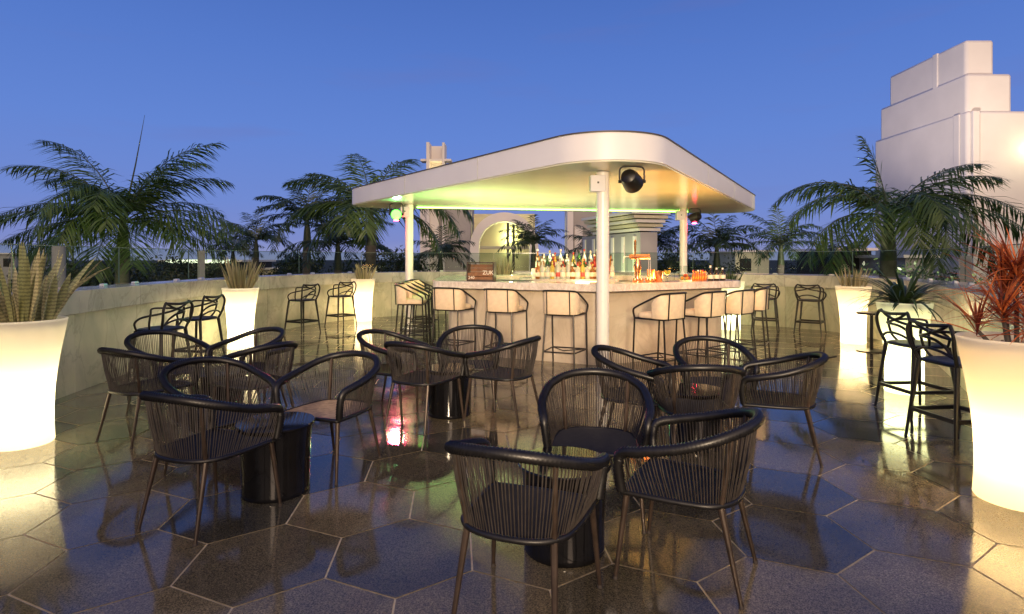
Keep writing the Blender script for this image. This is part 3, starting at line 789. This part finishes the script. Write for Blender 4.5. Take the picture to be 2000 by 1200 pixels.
# unseen lamps added over the bar well to colour the soffit
light('soffit_fill_green','SPOT',(-1.2,10.6,1.4),200,(.35,1,.25),spot_size=math.radians(120),spot_blend=1,shadow_soft_size=.2).rotation_euler=(PI,math.radians(15),0)
light('soffit_fill_orange','AREA',(3.1,9.9,1.19),48,(1,.46,.10),shape='DISK',size=.8).rotation_euler=(PI,math.radians(-12),0)
light('soffit_fill_orange','AREA',(2.2,9.0,1.19),34,(1,.52,.14),shape='DISK',size=.6).rotation_euler=(PI,math.radians(-8),0)
for ux,uy in ((-.4,10.2),(.9,11.6),(-.3,12.3)):
    light('soffit_fill','AREA',(ux,uy,1.19),42,(.98,1,.48),shape='DISK',size=1.3).rotation_euler=(PI,0,0)

# ------------------------------------------------------------------ things on the bar
def lathe_thing(name,lab,cat,x,y,z,parts,group=None,rz=0):
    t=thing(name,lab,cat,(x,y,z),rz,group)
    for nm,prof,mt in parts:
        m=MB(); m.lathe(prof,20,cap0=prof[0][0]>.002); m.build(nm,mt,t,angle=50)
    return t
def bg_glass(n,c,r=.06):
    m,nt,b=mat(n); b.inputs['Base Color'].default_value=c+(1,); b.inputs['Roughness'].default_value=r; b.inputs['Transmission Weight'].default_value=.55
    return m
G=[bg_glass('clear_bottle_glass',(.75,.80,.74)),bg_glass('amber_bottle_glass',(.45,.18,.04)),bg_glass('green_bottle_glass',(.05,.16,.05)),bg_glass('yellow_spirit',(.80,.62,.10)),bg_glass('red_spirit',(.5,.05,.03)),bg_glass('dark_bottle_glass',(.04,.02,.012))]
LAB=[simple('paper_label',(.75,.68,.52),.6),simple('red_label',(.55,.06,.05),.6),simple('black_label',(.02,.02,.02),.5)]
CAP=[simple('red_cap',(.5,.04,.03),.35),simple('black_cap',(.02,.02,.02),.4),simple('white_cap',(.8,.78,.72),.4),simple('gold_cap',(.7,.45,.15),.3,metal=.8)]
def bprof(kind):
    if kind==0: return [(.036,0),(.038,.005),(.038,.17),(.03,.205),(.014,.235),(.0135,.285)],.036
    if kind==1: return [(.044,0),(.046,.006),(.046,.12),(.042,.15),(.016,.175),(.015,.225)],.046
    if kind==2: return [(.033,0),(.035,.005),(.037,.19),(.026,.22),(.013,.25),(.0125,.31)],.036
    return [(.05,0),(.052,.01),(.05,.10),(.03,.16),(.014,.19),(.014,.25)],.05
protos={}
desc=['clear spirit bottle','amber spirit bottle','dark green bottle','yellow liqueur bottle','red liqueur bottle','near black bottle']
capn=['red','black','white','gold']
def bottle(x,y,z,kind,gm,lb,cp,lab,group):
    key=(kind,gm,lb,cp)
    if key in protos: return dup(protos[key],(x,y,z),0,lab,group)
    p,r=bprof(kind); h=p[-1][1]
    t=lathe_thing('bottle',lab,'bottle',x,y,z,[('glass_body',p,G[gm]),('paper_label',[(p[2][0]+.0012,.04),(p[2][0]+.0015,.041),(p[2][0]+.0015,.11),(p[2][0]+.0012,.111)],LAB[lb]),('cap',[(.016,h-.004),(.0165,h-.003),(.0165,h+.03),(.001,h+.031)],CAP[cp])],group)
    protos[key]=t; return t
RB=random.Random(4)
rowz=[(9.98,1.150,'on the lowest step'),(10.18,1.2335,'on the middle step'),(10.36,1.3235,'on the highest step')]
placed=0
for ri,(yy,zz,where) in enumerate(rowz):
    n=[16,15,13][ri]
    for k in range(n):
        x=.40+1.36*(k+.5)/n+RB.uniform(-.01,.01)
        kind=RB.randrange(4); gm=RB.choice([0,0,0,0,0,1,1,2,3,4,5]); lb=RB.choice([0,0,0,0,1,2]); cp=RB.choice([0,1,1,2,2,3])
        if k==3 and ri==0: gm=3
        ordn=['leftmost','second','third','fourth','fifth','sixth','seventh','eighth','ninth','tenth','eleventh','twelfth','thirteenth','fourteenth','fifteenth','sixteenth'][k]
        lab='%s with %s cap, %s%s %s of bar shelf'%(desc[gm],capn[cp],ordn,'' if k==0 else ' from left',where)
        bottle(x,yy+RB.uniform(-.012,.012),zz,kind,gm,lb,cp,lab,'bottles on the stepped back bar')
# wooden crate with painted lettering
t=thing('wooden_crate','dark wooden open crate with white lettering standing on the left of the bar counter','crate',(-.47,8.98,1.151),math.radians(-10))
m=MB()
for b_ in [((0,0,.012),(.42,.2,.024)),((0,0,.283),(.42,.2,.018)),((-.203,0,.148),(.018,.196,.25)),((.203,0,.148),(.018,.196,.25))]: m.box(*b_)
m.build('frame',M['wood'],t,bevel=.002)
m=MB(); 
for k in range(4): m.box((0,.09,.055+.058*k),(.386,.012,.054))
m.build('back_slats',M['woodi'],t)
m=MB(); m.box((0,-.09,.105),(.386,.01,.05)); m.box((0,-.09,.045),(.386,.01,.038)); fs_=m.build('front_slats',M['woodi'],t)
def text(s,size,loc,rot,mt,parent,name='lettering',ext=.002):
    cu=bpy.data.curves.new(name,'FONT'); cu.body=s; cu.size=size; cu.extrude=ext; cu.align_x='CENTER'
    o=bpy.data.objects.new(name,cu); col.objects.link(o)
    dg=bpy.context.evaluated_depsgraph_get(); me=bpy.data.meshes.new_from_object(o.evaluated_get(dg)); me.name=name
    bpy.data.objects.remove(o); me.materials.clear(); me.materials.append(mt)
    o=bpy.data.objects.new(name,me); col.objects.link(o); o.parent=parent; o.location=loc; o.rotation_euler=rot
    return o
text('ZUK',.085,(.125,-.098,.105),(PI/2,0,0),M['ink'],fs_)
text('240',.065,(-.135,-.098,.035),(PI/2,0,0),M['ink'],fs_)
# copper beer tower
t=thing('beer_tower','polished copper beer tap tower with crossbar on the right of the bar counter','beer tap',(1.88,8.75,1.151))
m=MB(); m.lathe([(.075,0),(.075,.012),(.045,.03),(.038,.08),(.048,.16),(.058,.24),(.050,.30),(.036,.345),(.036,.38)],28,cap0=True); m.build('column',M['copper'],t)
m=MB(); m.tube([(-.10,-.02,.375),(.17,.02,.375)],[.036,.036],18); m.tube([(.165,.02,.375),(.185,.022,.375)],[.042,.040],18); m.tube([(-.13,-.024,.375),(-.10,-.02,.375)],[.022,.036],14); xb=m.build('crossbar',M['copper'],t)
m=MB(); m.tube([(-.045,-.04,.40),(-.045,-.05,.46),(-.045,-.06,.60)],[.010,.016,.020],12); m.tube([(-.045,-.06,.60),(-.045,-.06,.63)],[.02,.006],12); m.build('tap_handle',M['copper'],xb)
m=MB(); m.tube(cr([(-.13,-.024,.375),(-.20,-.03,.37),(-.215,-.03,.33),(-.22,-.03,.28)],4),.009,8); m.tube([(-.20,-.03,.38),(-.205,-.03,.55)],.006,8); m.build('spout',M['clip'],xb)
m=MB(); m.tube([(.16,-.03,.36),(.165,-.035,.02)],.004,6); m.tube([(.185,-.03,.36),(.19,-.035,.02)],.004,6); m.build('drain_pipe',M['clip'],t)
# copper shaker, cocktail, cups
def cup(name,lab,cat,x,y,prof,mt,extra=(),group=None): return lathe_thing(name,lab,cat,x,y,1.151,[('body',prof,mt)]+list(extra),group)
cup('copper_shaker','large copper shaker cup with a bright sheen beside the yellow cocktail','shaker',2.19,8.72,[(.052,0),(.054,.005),(.062,.15),(.064,.16),(.06,.158),(.05,.01),(.001,.008)],M['copper'])
cup('copper_shaker','second copper shaker cup just behind the large one','shaker',2.10,8.84,[(.045,0),(.048,.005),(.056,.17),(.058,.18),(.054,.178),(.045,.01),(.001,.008)],M['copper'])
t=thing('cocktail_glass','stemmed glass of yellow cocktail next to the copper shaker','cocktail',(2.32,8.72,1.151))
m=MB(); m.lathe([(.035,0),(.034,.003),(.005,.008),(.004,.09),(.03,.105),(.047,.135),(.05,.17),(.046,.20)],24,cap0=True); m.build('glass_bowl',M['glass'],t)
m=MB(); m.lathe([(.001,.10),(.028,.107),(.045,.136),(.047,.17),(.001,.172)],24); m.build('drink',G[3],t)
m=MB(); m.lathe([(.001,.0),(.02,.002),(.02,.006),(.001,.008)],16,c=(.035,0,.195)); m.build('citrus_slice',simple('citrus',(.85,.55,.08),.5),t)
for k in range(4):
    cup('copper_mug','small round copper mug, %s in the row before the beer tower'%['first','second','third','fourth'][k],'mug',1.80+.10*k,8.53+.048*k,[(.018,0),(.03,.008),(.036,.03),(.033,.055),(.03,.054),(.028,.02),(.001,.01)],M['copper'],group='small copper mugs')
# basket of fruit and candle jars
t=thing('fruit_bowl','glass bowl of red and orange fruit left of the small orange bottles','bowl',(2.66,8.95,1.151))
m=MB(); m.lathe([(.05,0),(.075,.02),(.095,.07),(.10,.10),(.097,.10),(.09,.07)],24,cap0=True); m.build('bowl',M['glass'],t)
RF=random.Random(2); fr=[simple('orange_fruit',(.75,.28,.03),.45,var=.1),simple('red_fruit',(.5,.05,.03),.4,var=.2)]
for k in range(9):
    m=MB(); pr=[(.026*math.sin(PI*i/8),-.026*math.cos(PI*i/8)) for i in range(9)]; a=k*2.4; r=.05 if k<6 else .018
    m.lathe(pr,14,c=(r*math.cos(a),r*math.sin(a),.045 if k<6 else .085)); m.build('fruit',fr[k%2],t)
for k in range(6):
    t=lathe_thing('syrup_bottle','small orange syrup bottle, %s in the cluster right of the fruit bowl'%['first','second','third','fourth','fifth','sixth'][k],'bottle',2.78+.045*k+(.02 if k%2 else 0),8.94+.03*k+(.05 if k%2 else 0),1.151,[('glass_body',[(.022,0),(.024,.004),(.024,.09),(.012,.12),(.011,.15)],bg_glass('orange_syrup',(.85,.25,.04))),('cap',[(.013,.148),(.013,.17),(.001,.171)],CAP[k%4])],'small orange syrup bottles')
for k in range(3):
    t=lathe_thing('bitters_bottle','dark brown labelled bottle, %s of three near the right end of the counter'%['left','middle','right'][k],'bottle',3.10+.115*k,9.12+.055*k,1.151,[('glass_body',[(.04,0),(.042,.005),(.043,.10),(.03,.14),(.014,.16),(.013,.21 if k==0 else .18)],G[5]),('paper_label',[(.0442,.03),(.0446,.031),(.0446,.09),(.0442,.091)],LAB[0]),('cap',[(.015,.175 if k else .205),(.015,.20 if k else .235),(.001,.201 if k else .236)],CAP[2])],'dark labelled bottles')
for k in range(7):
    cup('stemmed_glass','clear stemmed glass in the cluster behind the bottles near the right pole'+('' if k==99 else ''),'glass',2.60+.10*k,9.35+.03*k+(.06 if k%2 else 0),[(.033,0),(.032,.003),(.005,.008),(.004,.10),(.03,.12),(.042,.16),(.038,.23)],M['glass'],group='clear stemmed glasses')

# ------------------------------------------------------------------ palms and trees
def frond(mb,rb,base,az,e0,e1,L,lw=.045,ll=.62,seg=16,step=.055,rng=None,thin=.8,sag=.45):
    step*=.72; lw*=.62; ll*=1.12
    az=math.radians(az); p=Vector(base); e0=math.radians(e0); e1=math.radians(e1)
    pts=[p.copy()]; h=Vector((math.cos(az),math.sin(az),0))
    for i in range(seg):
        t=(i+.5)/seg; e=e0+(e1-e0)*t**1.15
        p=p+(h*math.cos(e)+Vector((0,0,math.sin(e))))*(L/seg); pts.append(p.copy())
    rb.tube(pts,[.028*(1-.85*i/seg)*thin for i in range(seg+1)],5)
    P=resample(pts,step); n=len(P); side0=Vector((-h.y,h.x,0))
    vs=[];fs=[]
    for i in range(int(n*.12),n):
        t=i/n; tan=(P[min(i+1,n-1)]-P[max(i-1,0)]).normalized(); nrm=side0.cross(tan).normalized()
        l=ll*(.35+.65*math.sin(PI*min(1,.15+t*.80)))*rng.uniform(.72,1.18)
        if t>.9: l*=.75
        for s in (-1,1):
            if rng.random()<.10: continue
            d=(side0*s*1.0+tan*(rng.uniform(.3,.85)+.5*t)+nrm*rng.uniform(-.15,.55)+Vector((0,0,rng.uniform(-.35,.05)))).normalized()
            w_=lw*rng.uniform(.7,1.15); q=P[i]; wd=tan.cross(d).cross(d).normalized()*w_*.5
            o=len(vs); q1=q+d*l*.5; d2=(d+Vector((0,0,-sag*rng.uniform(.7,1.3)))).normalized(); q2=q1+d2*l*.5
            vs+= [q-wd*.4,q+wd*.4,q1+wd,q1-wd,q2]; fs+=[(o,o+1,o+2,o+3),(o+3,o+2,o+4)]
    mb.add(vs,fs)
def palm(lab,x,y,z,specs,extra,seed,L=3.2,mt='palmf',lw=.05,ll=.62,step=.055,group='palm trees beyond the railing',tr=.17,shaft=1.0):
    q=random.Random(seed); t=thing('palm_tree',lab,'palm tree',(x,y,-7),0,group); zz=z+7
    mb=MB(); rb=MB()
    for (az,e0,e1,l) in specs: frond(mb,rb,(0,0,zz),az+q.uniform(-6,6),e0,e1,l,lw,ll,rng=q,step=step)
    for k in range(extra):
        az=q.uniform(0,360); e0=q.uniform(10,75); frond(mb,rb,(0,0,zz),az,e0,e0-q.uniform(60,110),L*q.uniform(.65,1),lw,ll,rng=q,step=step)
    mb.v+= []; mb.build('crown',M[mt],t,smooth=False); rb.build('frond_stems',M['shaft'],t)
    m=MB(); m.tube([(0,0,0),(.05,0,zz*.4),(-.03,0,zz*.8),(0,0,zz-shaft)],[tr*1.5,tr*1.15,tr*1.05,tr],12); m.build('trunk',M['trunk'],t)
    m=MB(); m.tube([(0,0,zz-shaft),(0,0,zz-shaft*.5),(0,0,zz+.1)],[tr*1.05,tr*.85,tr*.4],12); m.build('crownshaft',M['shaft'],t)
    return t
c=W(240,435,16)
palm('tall feathery palm with a bare upright spear, dominating the left side behind the glass',c.x,c.y,c.z,
 [(172,70,6,3.9),(190,64,-14,3.3),(160,56,-16,3.4),(4,72,8,3.5),(350,64,-10,3.3),(15,60,-15,3.1),(178,30,-30,3.5),(196,22,-26,3.1),(185,8,-30,2.9),(2,22,-32,3.5),(350,12,-28,3.3),(12,5,-30,3.1),
  (255,60,-60,2.6),(285,65,-60,2.6),(300,50,-70,2.6),(240,45,-75,2.5),(270,75,-40,2.2),(265,30,-80,2.6),(95,70,10,2.6),(80,60,0,2.6),(110,55,-20,2.6),(182,-2,-35,3.0),(358,-2,-35,3.0),(200,15,-55,2.8),(340,15,-55,2.8),(250,-5,-75,2.4),(290,-5,-75,2.4),(225,0,-60,2.6),(315,0,-60,2.6)],1,31,lw=.065,ll=.88)
t=bpy.data.objects['palm_tree']; rb=MB(); rb.tube([(0,0,c.z+7),(.35,0,c.z+7+1.6),(.60,0,c.z+7+2.95)],[.03,.018,.004],7); rb.build('spear_leaf',M['shaft'],t)
c=W(1735,425,13.5)
palm('large feathery palm with arching fronds in front of the white stepped tower',c.x,c.y,c.z,
 [(176,58,-48,2.9),(186,44,-58,2.7),(150,84,66,1.9),(2,56,0,2.6),(352,50,-14,2.6),(12,40,-20,2.4),(355,34,-48,3.6),(345,26,-60,3.3),(350,12,-72,3.0),(190,18,-80,2.5),(200,5,-85,2.3),(250,35,-85,2.3),(280,30,-85,2.3),(265,50,-70,2.2),(300,30,-80,2.5),(230,40,-85,2.3),(90,60,-30,2.4),(270,5,-88,2.0)],2,32,lw=.07,ll=.78,L=2.4)
c=W(725,420,19)
palm('dark palm left of the canopy whose fronds droop in under its edge',c.x,c.y,c.z,
 [(120,76,20,3.1),(60,78,10,3.1),(178,56,-20,3.2),(190,35,-50,2.9),(170,62,0,2.7),(2,52,-62,3.9),(352,40,-72,3.6),(8,60,-20,2.7),(345,20,-80,3.0),(185,10,-80,2.6),(20,65,-30,2.6),(260,40,-80,2.6),(285,35,-80,2.6)],5,33,mt='palmf',lw=.085,ll=.95,L=3)
for (x,y,D,L_,lab,sd) in [(600,430,26,2.8,'bushy dark palm just left of the palm by the canopy',41),(500,470,34,2.6,'small dark palm silhouetted right of the big left palm',42),(455,490,38,2.2,'lowest leftmost distant palm seen over the glass railing',43),
  (1042,478,34,2.3,'dark palm standing in front of the white archway',44),(1168,490,33,2.3,'dark palm behind the bar bottles',45),(1275,480,29,2.6,'bushy palm behind the copper beer tower',46),(1400,485,27,2.4,'dark palm just right of the right rear pole',47),(1525,480,30,2.7,'dark palm between the canopy and the right palm',48),(860,500,30,2.0,'low dark palm seen under the left end of the canopy',49),(660,480,24,2.6,'low dark palm behind the smallest glowing planter',50),(1640,500,34,2.2,'low dark palm left of the large right palm',51)]:
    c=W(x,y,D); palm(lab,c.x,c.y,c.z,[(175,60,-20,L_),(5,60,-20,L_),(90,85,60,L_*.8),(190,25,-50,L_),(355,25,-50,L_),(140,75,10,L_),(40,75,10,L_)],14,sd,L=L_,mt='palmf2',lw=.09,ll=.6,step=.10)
for nm_,x_,y_,z_,e_ in (('left',-9.6,13.2,-1.5,420),('right',7.9,11.6,-1.0,240)):
    light('garden_uplight','SPOT',(x_,y_,z_),e_,(.95,1,.55),spot_size=math.radians(80),spot_blend=1,shadow_soft_size=.15).rotation_euler=(math.radians(150),0,math.radians(20))
def tree(lab,x,y,h,w_,seed,group='dark trees beyond the terrace'):
    q=random.Random(seed); t=thing('broadleaf_tree',lab,'tree',(x,y,-7),0,group); H=h+7
    m=MB(); m.tube([(0,0,0),(.1,0,H*.35),(0,.1,H*.6)],[.3,.22,.15],8)
    cl=[]
    for k in range(15):
        a=q.uniform(0,2*PI); r=w_*math.sqrt(q.random())*.8; zz=H-q.uniform(.5,3.2)-abs(r)*.35
        cl.append((r*math.cos(a),r*math.sin(a)*.7,zz,q.uniform(.6,1.2)))
        m.tube([(0,0,H*.5),(r*math.cos(a)*.6,r*math.sin(a)*.4,zz-.9),(r*math.cos(a),r*math.sin(a)*.7,zz)],[.1,.06,.03],5)
    m.build('trunk',M['trunk'],t); m=MB(); vs=[];fs=[]
    for cx,cy,cz,rr in cl:
        for k in range(380):
            d=Vector((q.gauss(0,1),q.gauss(0,1),q.gauss(0,.7))).normalized()*rr*q.uniform(.5,1.15); p=Vector((cx,cy,cz))+d
            a=Vector((q.gauss(0,1),q.gauss(0,1),q.gauss(0,1))).normalized(); b=a.cross(Vector((q.gauss(0,1),q.gauss(0,1),q.gauss(0,1)))).normalized(); s=q.uniform(.05,.12)
            o=len(vs); vs+=[p-a*s,p+b*s*.5,p+a*s,p-b*s*.5]; fs.append((o,o+1,o+2,o+3))
    m.add(vs,fs); m.build('crown',M['treef'],t,smooth=False)
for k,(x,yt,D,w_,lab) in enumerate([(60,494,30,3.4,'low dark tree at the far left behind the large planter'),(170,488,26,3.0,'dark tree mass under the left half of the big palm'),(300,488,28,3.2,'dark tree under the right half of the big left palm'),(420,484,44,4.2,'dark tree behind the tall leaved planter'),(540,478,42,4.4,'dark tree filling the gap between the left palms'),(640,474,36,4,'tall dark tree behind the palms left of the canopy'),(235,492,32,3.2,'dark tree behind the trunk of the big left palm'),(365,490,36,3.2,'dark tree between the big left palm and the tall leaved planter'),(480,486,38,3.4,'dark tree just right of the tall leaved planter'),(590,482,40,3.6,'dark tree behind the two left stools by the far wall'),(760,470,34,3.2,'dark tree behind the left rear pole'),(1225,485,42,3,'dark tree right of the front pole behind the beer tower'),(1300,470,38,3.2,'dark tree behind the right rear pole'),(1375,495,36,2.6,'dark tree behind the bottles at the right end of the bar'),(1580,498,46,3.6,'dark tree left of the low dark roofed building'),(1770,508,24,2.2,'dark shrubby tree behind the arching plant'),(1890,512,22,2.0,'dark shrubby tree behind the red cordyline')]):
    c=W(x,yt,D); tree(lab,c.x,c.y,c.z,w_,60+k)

# ------------------------------------------------------------------ buildings beyond
# stepped art deco tower, right
tw=thing('stepped_tower','tall white art deco tower with stepped roofline and vertical pilasters on the right','tower')
X0=23.4
def tower_box(nm,x0,x1,y0,y1,zt,mt=M['stucco']): m=MB(); m.box(((x0+x1)/2,(y0+y1)/2,(zt-7)/2),(x1-x0,y1-y0,zt+7)); return m.build(nm,mt,tw,bevel=.16)
tower_box('core',X0+.12,25.0,30.25,36.4,12.85)
tower_box('shoulder',X0+.05,25.8,30.1,37.2,11.05)
tower_box('lower_body',X0,31.0,30.0,37.7,9.1)
m=MB()
for y,zt,wd in [(32.4,12.83,.35)]:
    m.box((X0+.12,y,(zt+9.1)/2),(.12,wd,zt-9.1))
m.box((X0-.01,30.7,1.0),(.06,.4,16.1))
m.box((23.75,29.92,1.0),(.35,.18,16.1))
m.build('pilasters',M['stucco'],tw,bevel=.03)

c=W(2012,292,29.8)
m=MB(); m.lathe([(.0,-.2),(.17,-.17),(.2,0),(.17,.17),(0,.2)],20,c=(c.x,29.75,c.z)); m.build('wall_lamp',M['walllamp'],tw)
light('wall_wash','POINT',(c.x-.1,28.6,c.z),55,(1,.93,.55),shadow_soft_size=.2)
light('tower_fill','SPOT',(13.5,19,-1),16000,(1,.83,.70),spot_size=math.radians(115),spot_blend=1,shadow_soft_size=.5).rotation_euler=(math.radians(103),0,math.radians(-36))  # unseen fill lamp added to brighten the tower faces
# arch building, centre
ab=thing('arch_building','white hotel wing with a big round archway and pillared porch seen under the canopy','building')
D=40.0
def wb(nm,x0,x1,yt,yb,D,dep,mt,bev=.03,parent=None):
    a=W(x0,yt,D); b=W(x1,yb,D); zb=b.z if yb<9000 else -7
    m=MB(); m.box(((a.x+b.x)/2,D+dep/2,(a.z+zb)/2),(b.x-a.x,dep,a.z-zb)); return m.build(nm,mt,parent or ab,bevel=bev)
# wall with arch opening
a=W(985,482,D); r_o=2.32; r_i=1.72; cx_=a.x; cz_=a.z
def archring(ro,ri,y0,y1,zb):
    o=[];i_=[]
    for k in range(33):
        th=PI*k/32; o.append((cx_+ro*math.cos(th),cz_+ro*math.sin(th))); i_.append((cx_+ri*math.cos(th),cz_+ri*math.sin(th)))
    o=[(cx_+ro,zb)]+o+[(cx_-ro,zb)]; i_=[(cx_+ri,zb)]+i_+[(cx_-ri,zb)]
    n=len(o); vs=[(p[0],y0,p[1]) for p in o]+[(p[0],y0,p[1]) for p in i_]+[(p[0],y1,p[1]) for p in o]+[(p[0],y1,p[1]) for p in i_]; fs=[]
    for k in range(n-1): fs+=[(k,k+1,n+k+1,n+k),(2*n+k+1,2*n+k,3*n+k,3*n+k+1),(k+1,k,2*n+k,2*n+k+1),(n+k,n+k+1,3*n+k+1,3*n+k)]
    return vs,fs
m=MB(); m.add(*archring(r_o,r_i,D-.4,D+1.0,-7)); m.build('arch_surround',M['stucco'],ab,angle=30)
wb('rear_wall',925,1045,418,9999,D+2.2,.4,M['stuccoy'])
wb('mid_band',922,1048,481,487,D+.9,.3,M['stuccog'])
m=MB()
for xx in (992,1003): a=W(xx,420,D+1.6); m.box((a.x,D+1.6,-2.5+ (a.z+2.5)/2),(.18,.2,a.z+2.5))
m.build('door_frame',M['edge'],ab)
wb('left_block',857,919,400,9999,D+.3,4,M['stuccog']); wb('left_pier',820,832,395,9999,D,2.2,M['stucco']); wb('lit_recess',832,840,395,9999,D+.6,1.6,M['stuccoy']); wb('corner_pier',840,857,395,9999,D,2.2,M['stucco'])
wb('low_wing',1046,1104,500,9999,D+1,3,M['stuccoy']); wb('right_pier',1108,1120,405,9999,D,2,M['stucco']); wb('right_block',1120,1196,405,9999,D+.5,4,M['stuccog']); wb('pale_pier',1122,1138,443,9999,D+.2,1,M['stucco'])
# rooftop fin
t=thing('roof_fin','pale rooftop chimney fin with a cross shelf poking above the left canopy edge','chimney')
a=W(834,280,D); b=W(869,280,D)
m=MB(); m.box((a.x+.11,D+.6,2),(.22,2.0,(a.z)*2-4)); m.box((b.x-.08,D+.4,2),(.16,1.4,a.z*2-4)); m.build('side_fins',M['stucco'],t,bevel=.02)
m=MB(); m.box(((a.x+b.x)/2,D+.9,2),(b.x-a.x-.3,.5,a.z*2-4.15)); m.build('back_slab',M['stucco'],t)
c=W(852,314,D); m=MB(); m.box((c.x,D+.2,c.z),(2.1,.9,.16)); m.build('cross_shelf',M['stucco'],t,bevel=.02)
light('fin_glow','POINT',(c.x,D-.3,c.z-1.2),30,(1,.85,.45),parent=None,shadow_soft_size=.1)
# slatted porch roof, right of the front pole
t=thing('slatted_porch','long porch with a slatted cornice running behind the bar, right of the front pole','porch')
A=W(1138,430,30); B=W(1262,443,24); yaw=math.atan2(B.y-A.y,B.x-A.x); Lp=(Vector((B.x,B.y))-Vector((A.x,A.y))).length; cc=(A+B)/2
for k in range(5):
    m=MB(); m.box((cc.x+.55-k*.03,cc.y-.3-k*.06,2.72+.17*k),(Lp*.72+.12*k,1.0+.2*k,.125),yaw); m.build('cornice_slat',M['stuccoy'] if k%2 else M['stucco'],t)
m=MB(); m.box((cc.x+.3,cc.y+.35,-2.35),(Lp-.4,.8,9.9),yaw); m.build('porch_wall',M['stuccog'],t)
m=MB()
for k in range(6):
    p=A.lerp(B,(k+.3)/6.2); m.box((p.x+.05,p.y-.0,-2.4),(.22,.22,9.7),yaw)
m.build('porch_columns',M['stucco'],t)
m=MB(); m.box((cc.x+1.9,cc.y-.6,3.66),(Lp*.5,2.0,.1),yaw-.05); m.build('upper_awning',M['darkroof'],t)
light('porch_light','SPOT',(cc.x-.9,cc.y-3.2,.2),420,(.92,1,.45),spot_size=math.radians(110),spot_blend=.6,shadow_soft_size=.2).rotation_euler=(math.radians(125),0,math.radians(-14))
light('arch_light','POINT',(W(1000,460,D).x,D+1.6,3.0),420,(.95,1,.42),shadow_soft_size=.15)
# low buildings on the skyline
def block(lab,x0,x1,yt,D,dep,mt,cat='building',nm='low_building'):
    a=W(x0,yt,D); b=W(x1,yt,D); t=thing(nm,lab,cat); m=MB(); m.box(((a.x+b.x)/2,D+dep/2,(a.z-7)/2),(b.x-a.x,dep,a.z+7)); m.build('walls',mt,t)
    m=MB(); m.box(((a.x+b.x)/2,D+dep/2,a.z+.08),(b.x-a.x+.5,dep+.5,.16)); m.build('roof_slab',M['stucco'],t)
    m=MB()
    k=a.x+.8
    while k<b.x-.8: m.box((k,D-.015,a.z-1.0),(.9,.04,1.0)); k+=1.9
    m.build('windows',M['darkroof'],t); return t
block('cream low building right of the canopy behind the palms',1436,1502,493,46,6,M['stuccoy'])
block('dark open sided building with a pale orange roof edge left of the right palm',1638,1702,490,34,5,M['darkroof'])
block('pale grey building with glazed front behind the large right palm',1768,1822,504,30,4,M['stuccog'])
block('low building with a white lit fascia behind the tall leaved planter',318,470,512,46,6,M['darkroof'])
a=W(325,511,45.6); b=W(450,511,45.6); m=MB(); m.box(((a.x+b.x)/2,45.6,a.z),(b.x-a.x,.2,.28)); o=m.build('roof_edge_light',M['soffitlamp'],None); tag(o,'glowing white strip along the roof edge of the low left building','strip light')
block('pale green lit low roof beyond the railing near the second planter',494,545,527,50,5,M['stuccoy'])
block('distant grey flat building at the far left horizon',-30,30,497,70,8,M['stuccog'])
for i,(x,yt,D) in enumerate([(115,481,11.5),(393,490,15.5),(1887,500,9.6)]):
    a=W(x,yt,D); t=thing('concrete_column',['pale round column behind the glass at left under the big palm','pale square column beyond the glass behind the tall leaved planter','short grey post behind the glass near the red cordyline'][i],'column',(a.x,a.y,-7),0)
    m=MB(); h=a.z+7; r=.115 if i==0 else .10; m.lathe([(r*1.3,0),(r*1.3,.1),(r,.12),(r,h-.05),(r*.97,h),(.001,h)],24 if i==0 else 4); m.build('shaft',M['stuccog'],t)
m=MB(); a=W(1500,531,17); b=W(1770,533,15); m.tube([(a.x,a.y,a.z-.2),(b.x,b.y,b.z-.2)],.28,4,flat=.5); tag(m.build('ledge_beam',M['stuccog'],smooth=False),'long grey concrete beam just outside the glass on the right','beam')
# cable on the floor
m=MB(); m.tube(cr([(4.95,8.9,.010),(4.4,8.6,.010),(3.9,8.75,.010),(3.5,8.5,.010),(3.0,8.9,.010)],8),.006,6); tag(m.build('floor_cable',M['blackplastic']),'thin black cable lying across the floor near the right planters','cable')
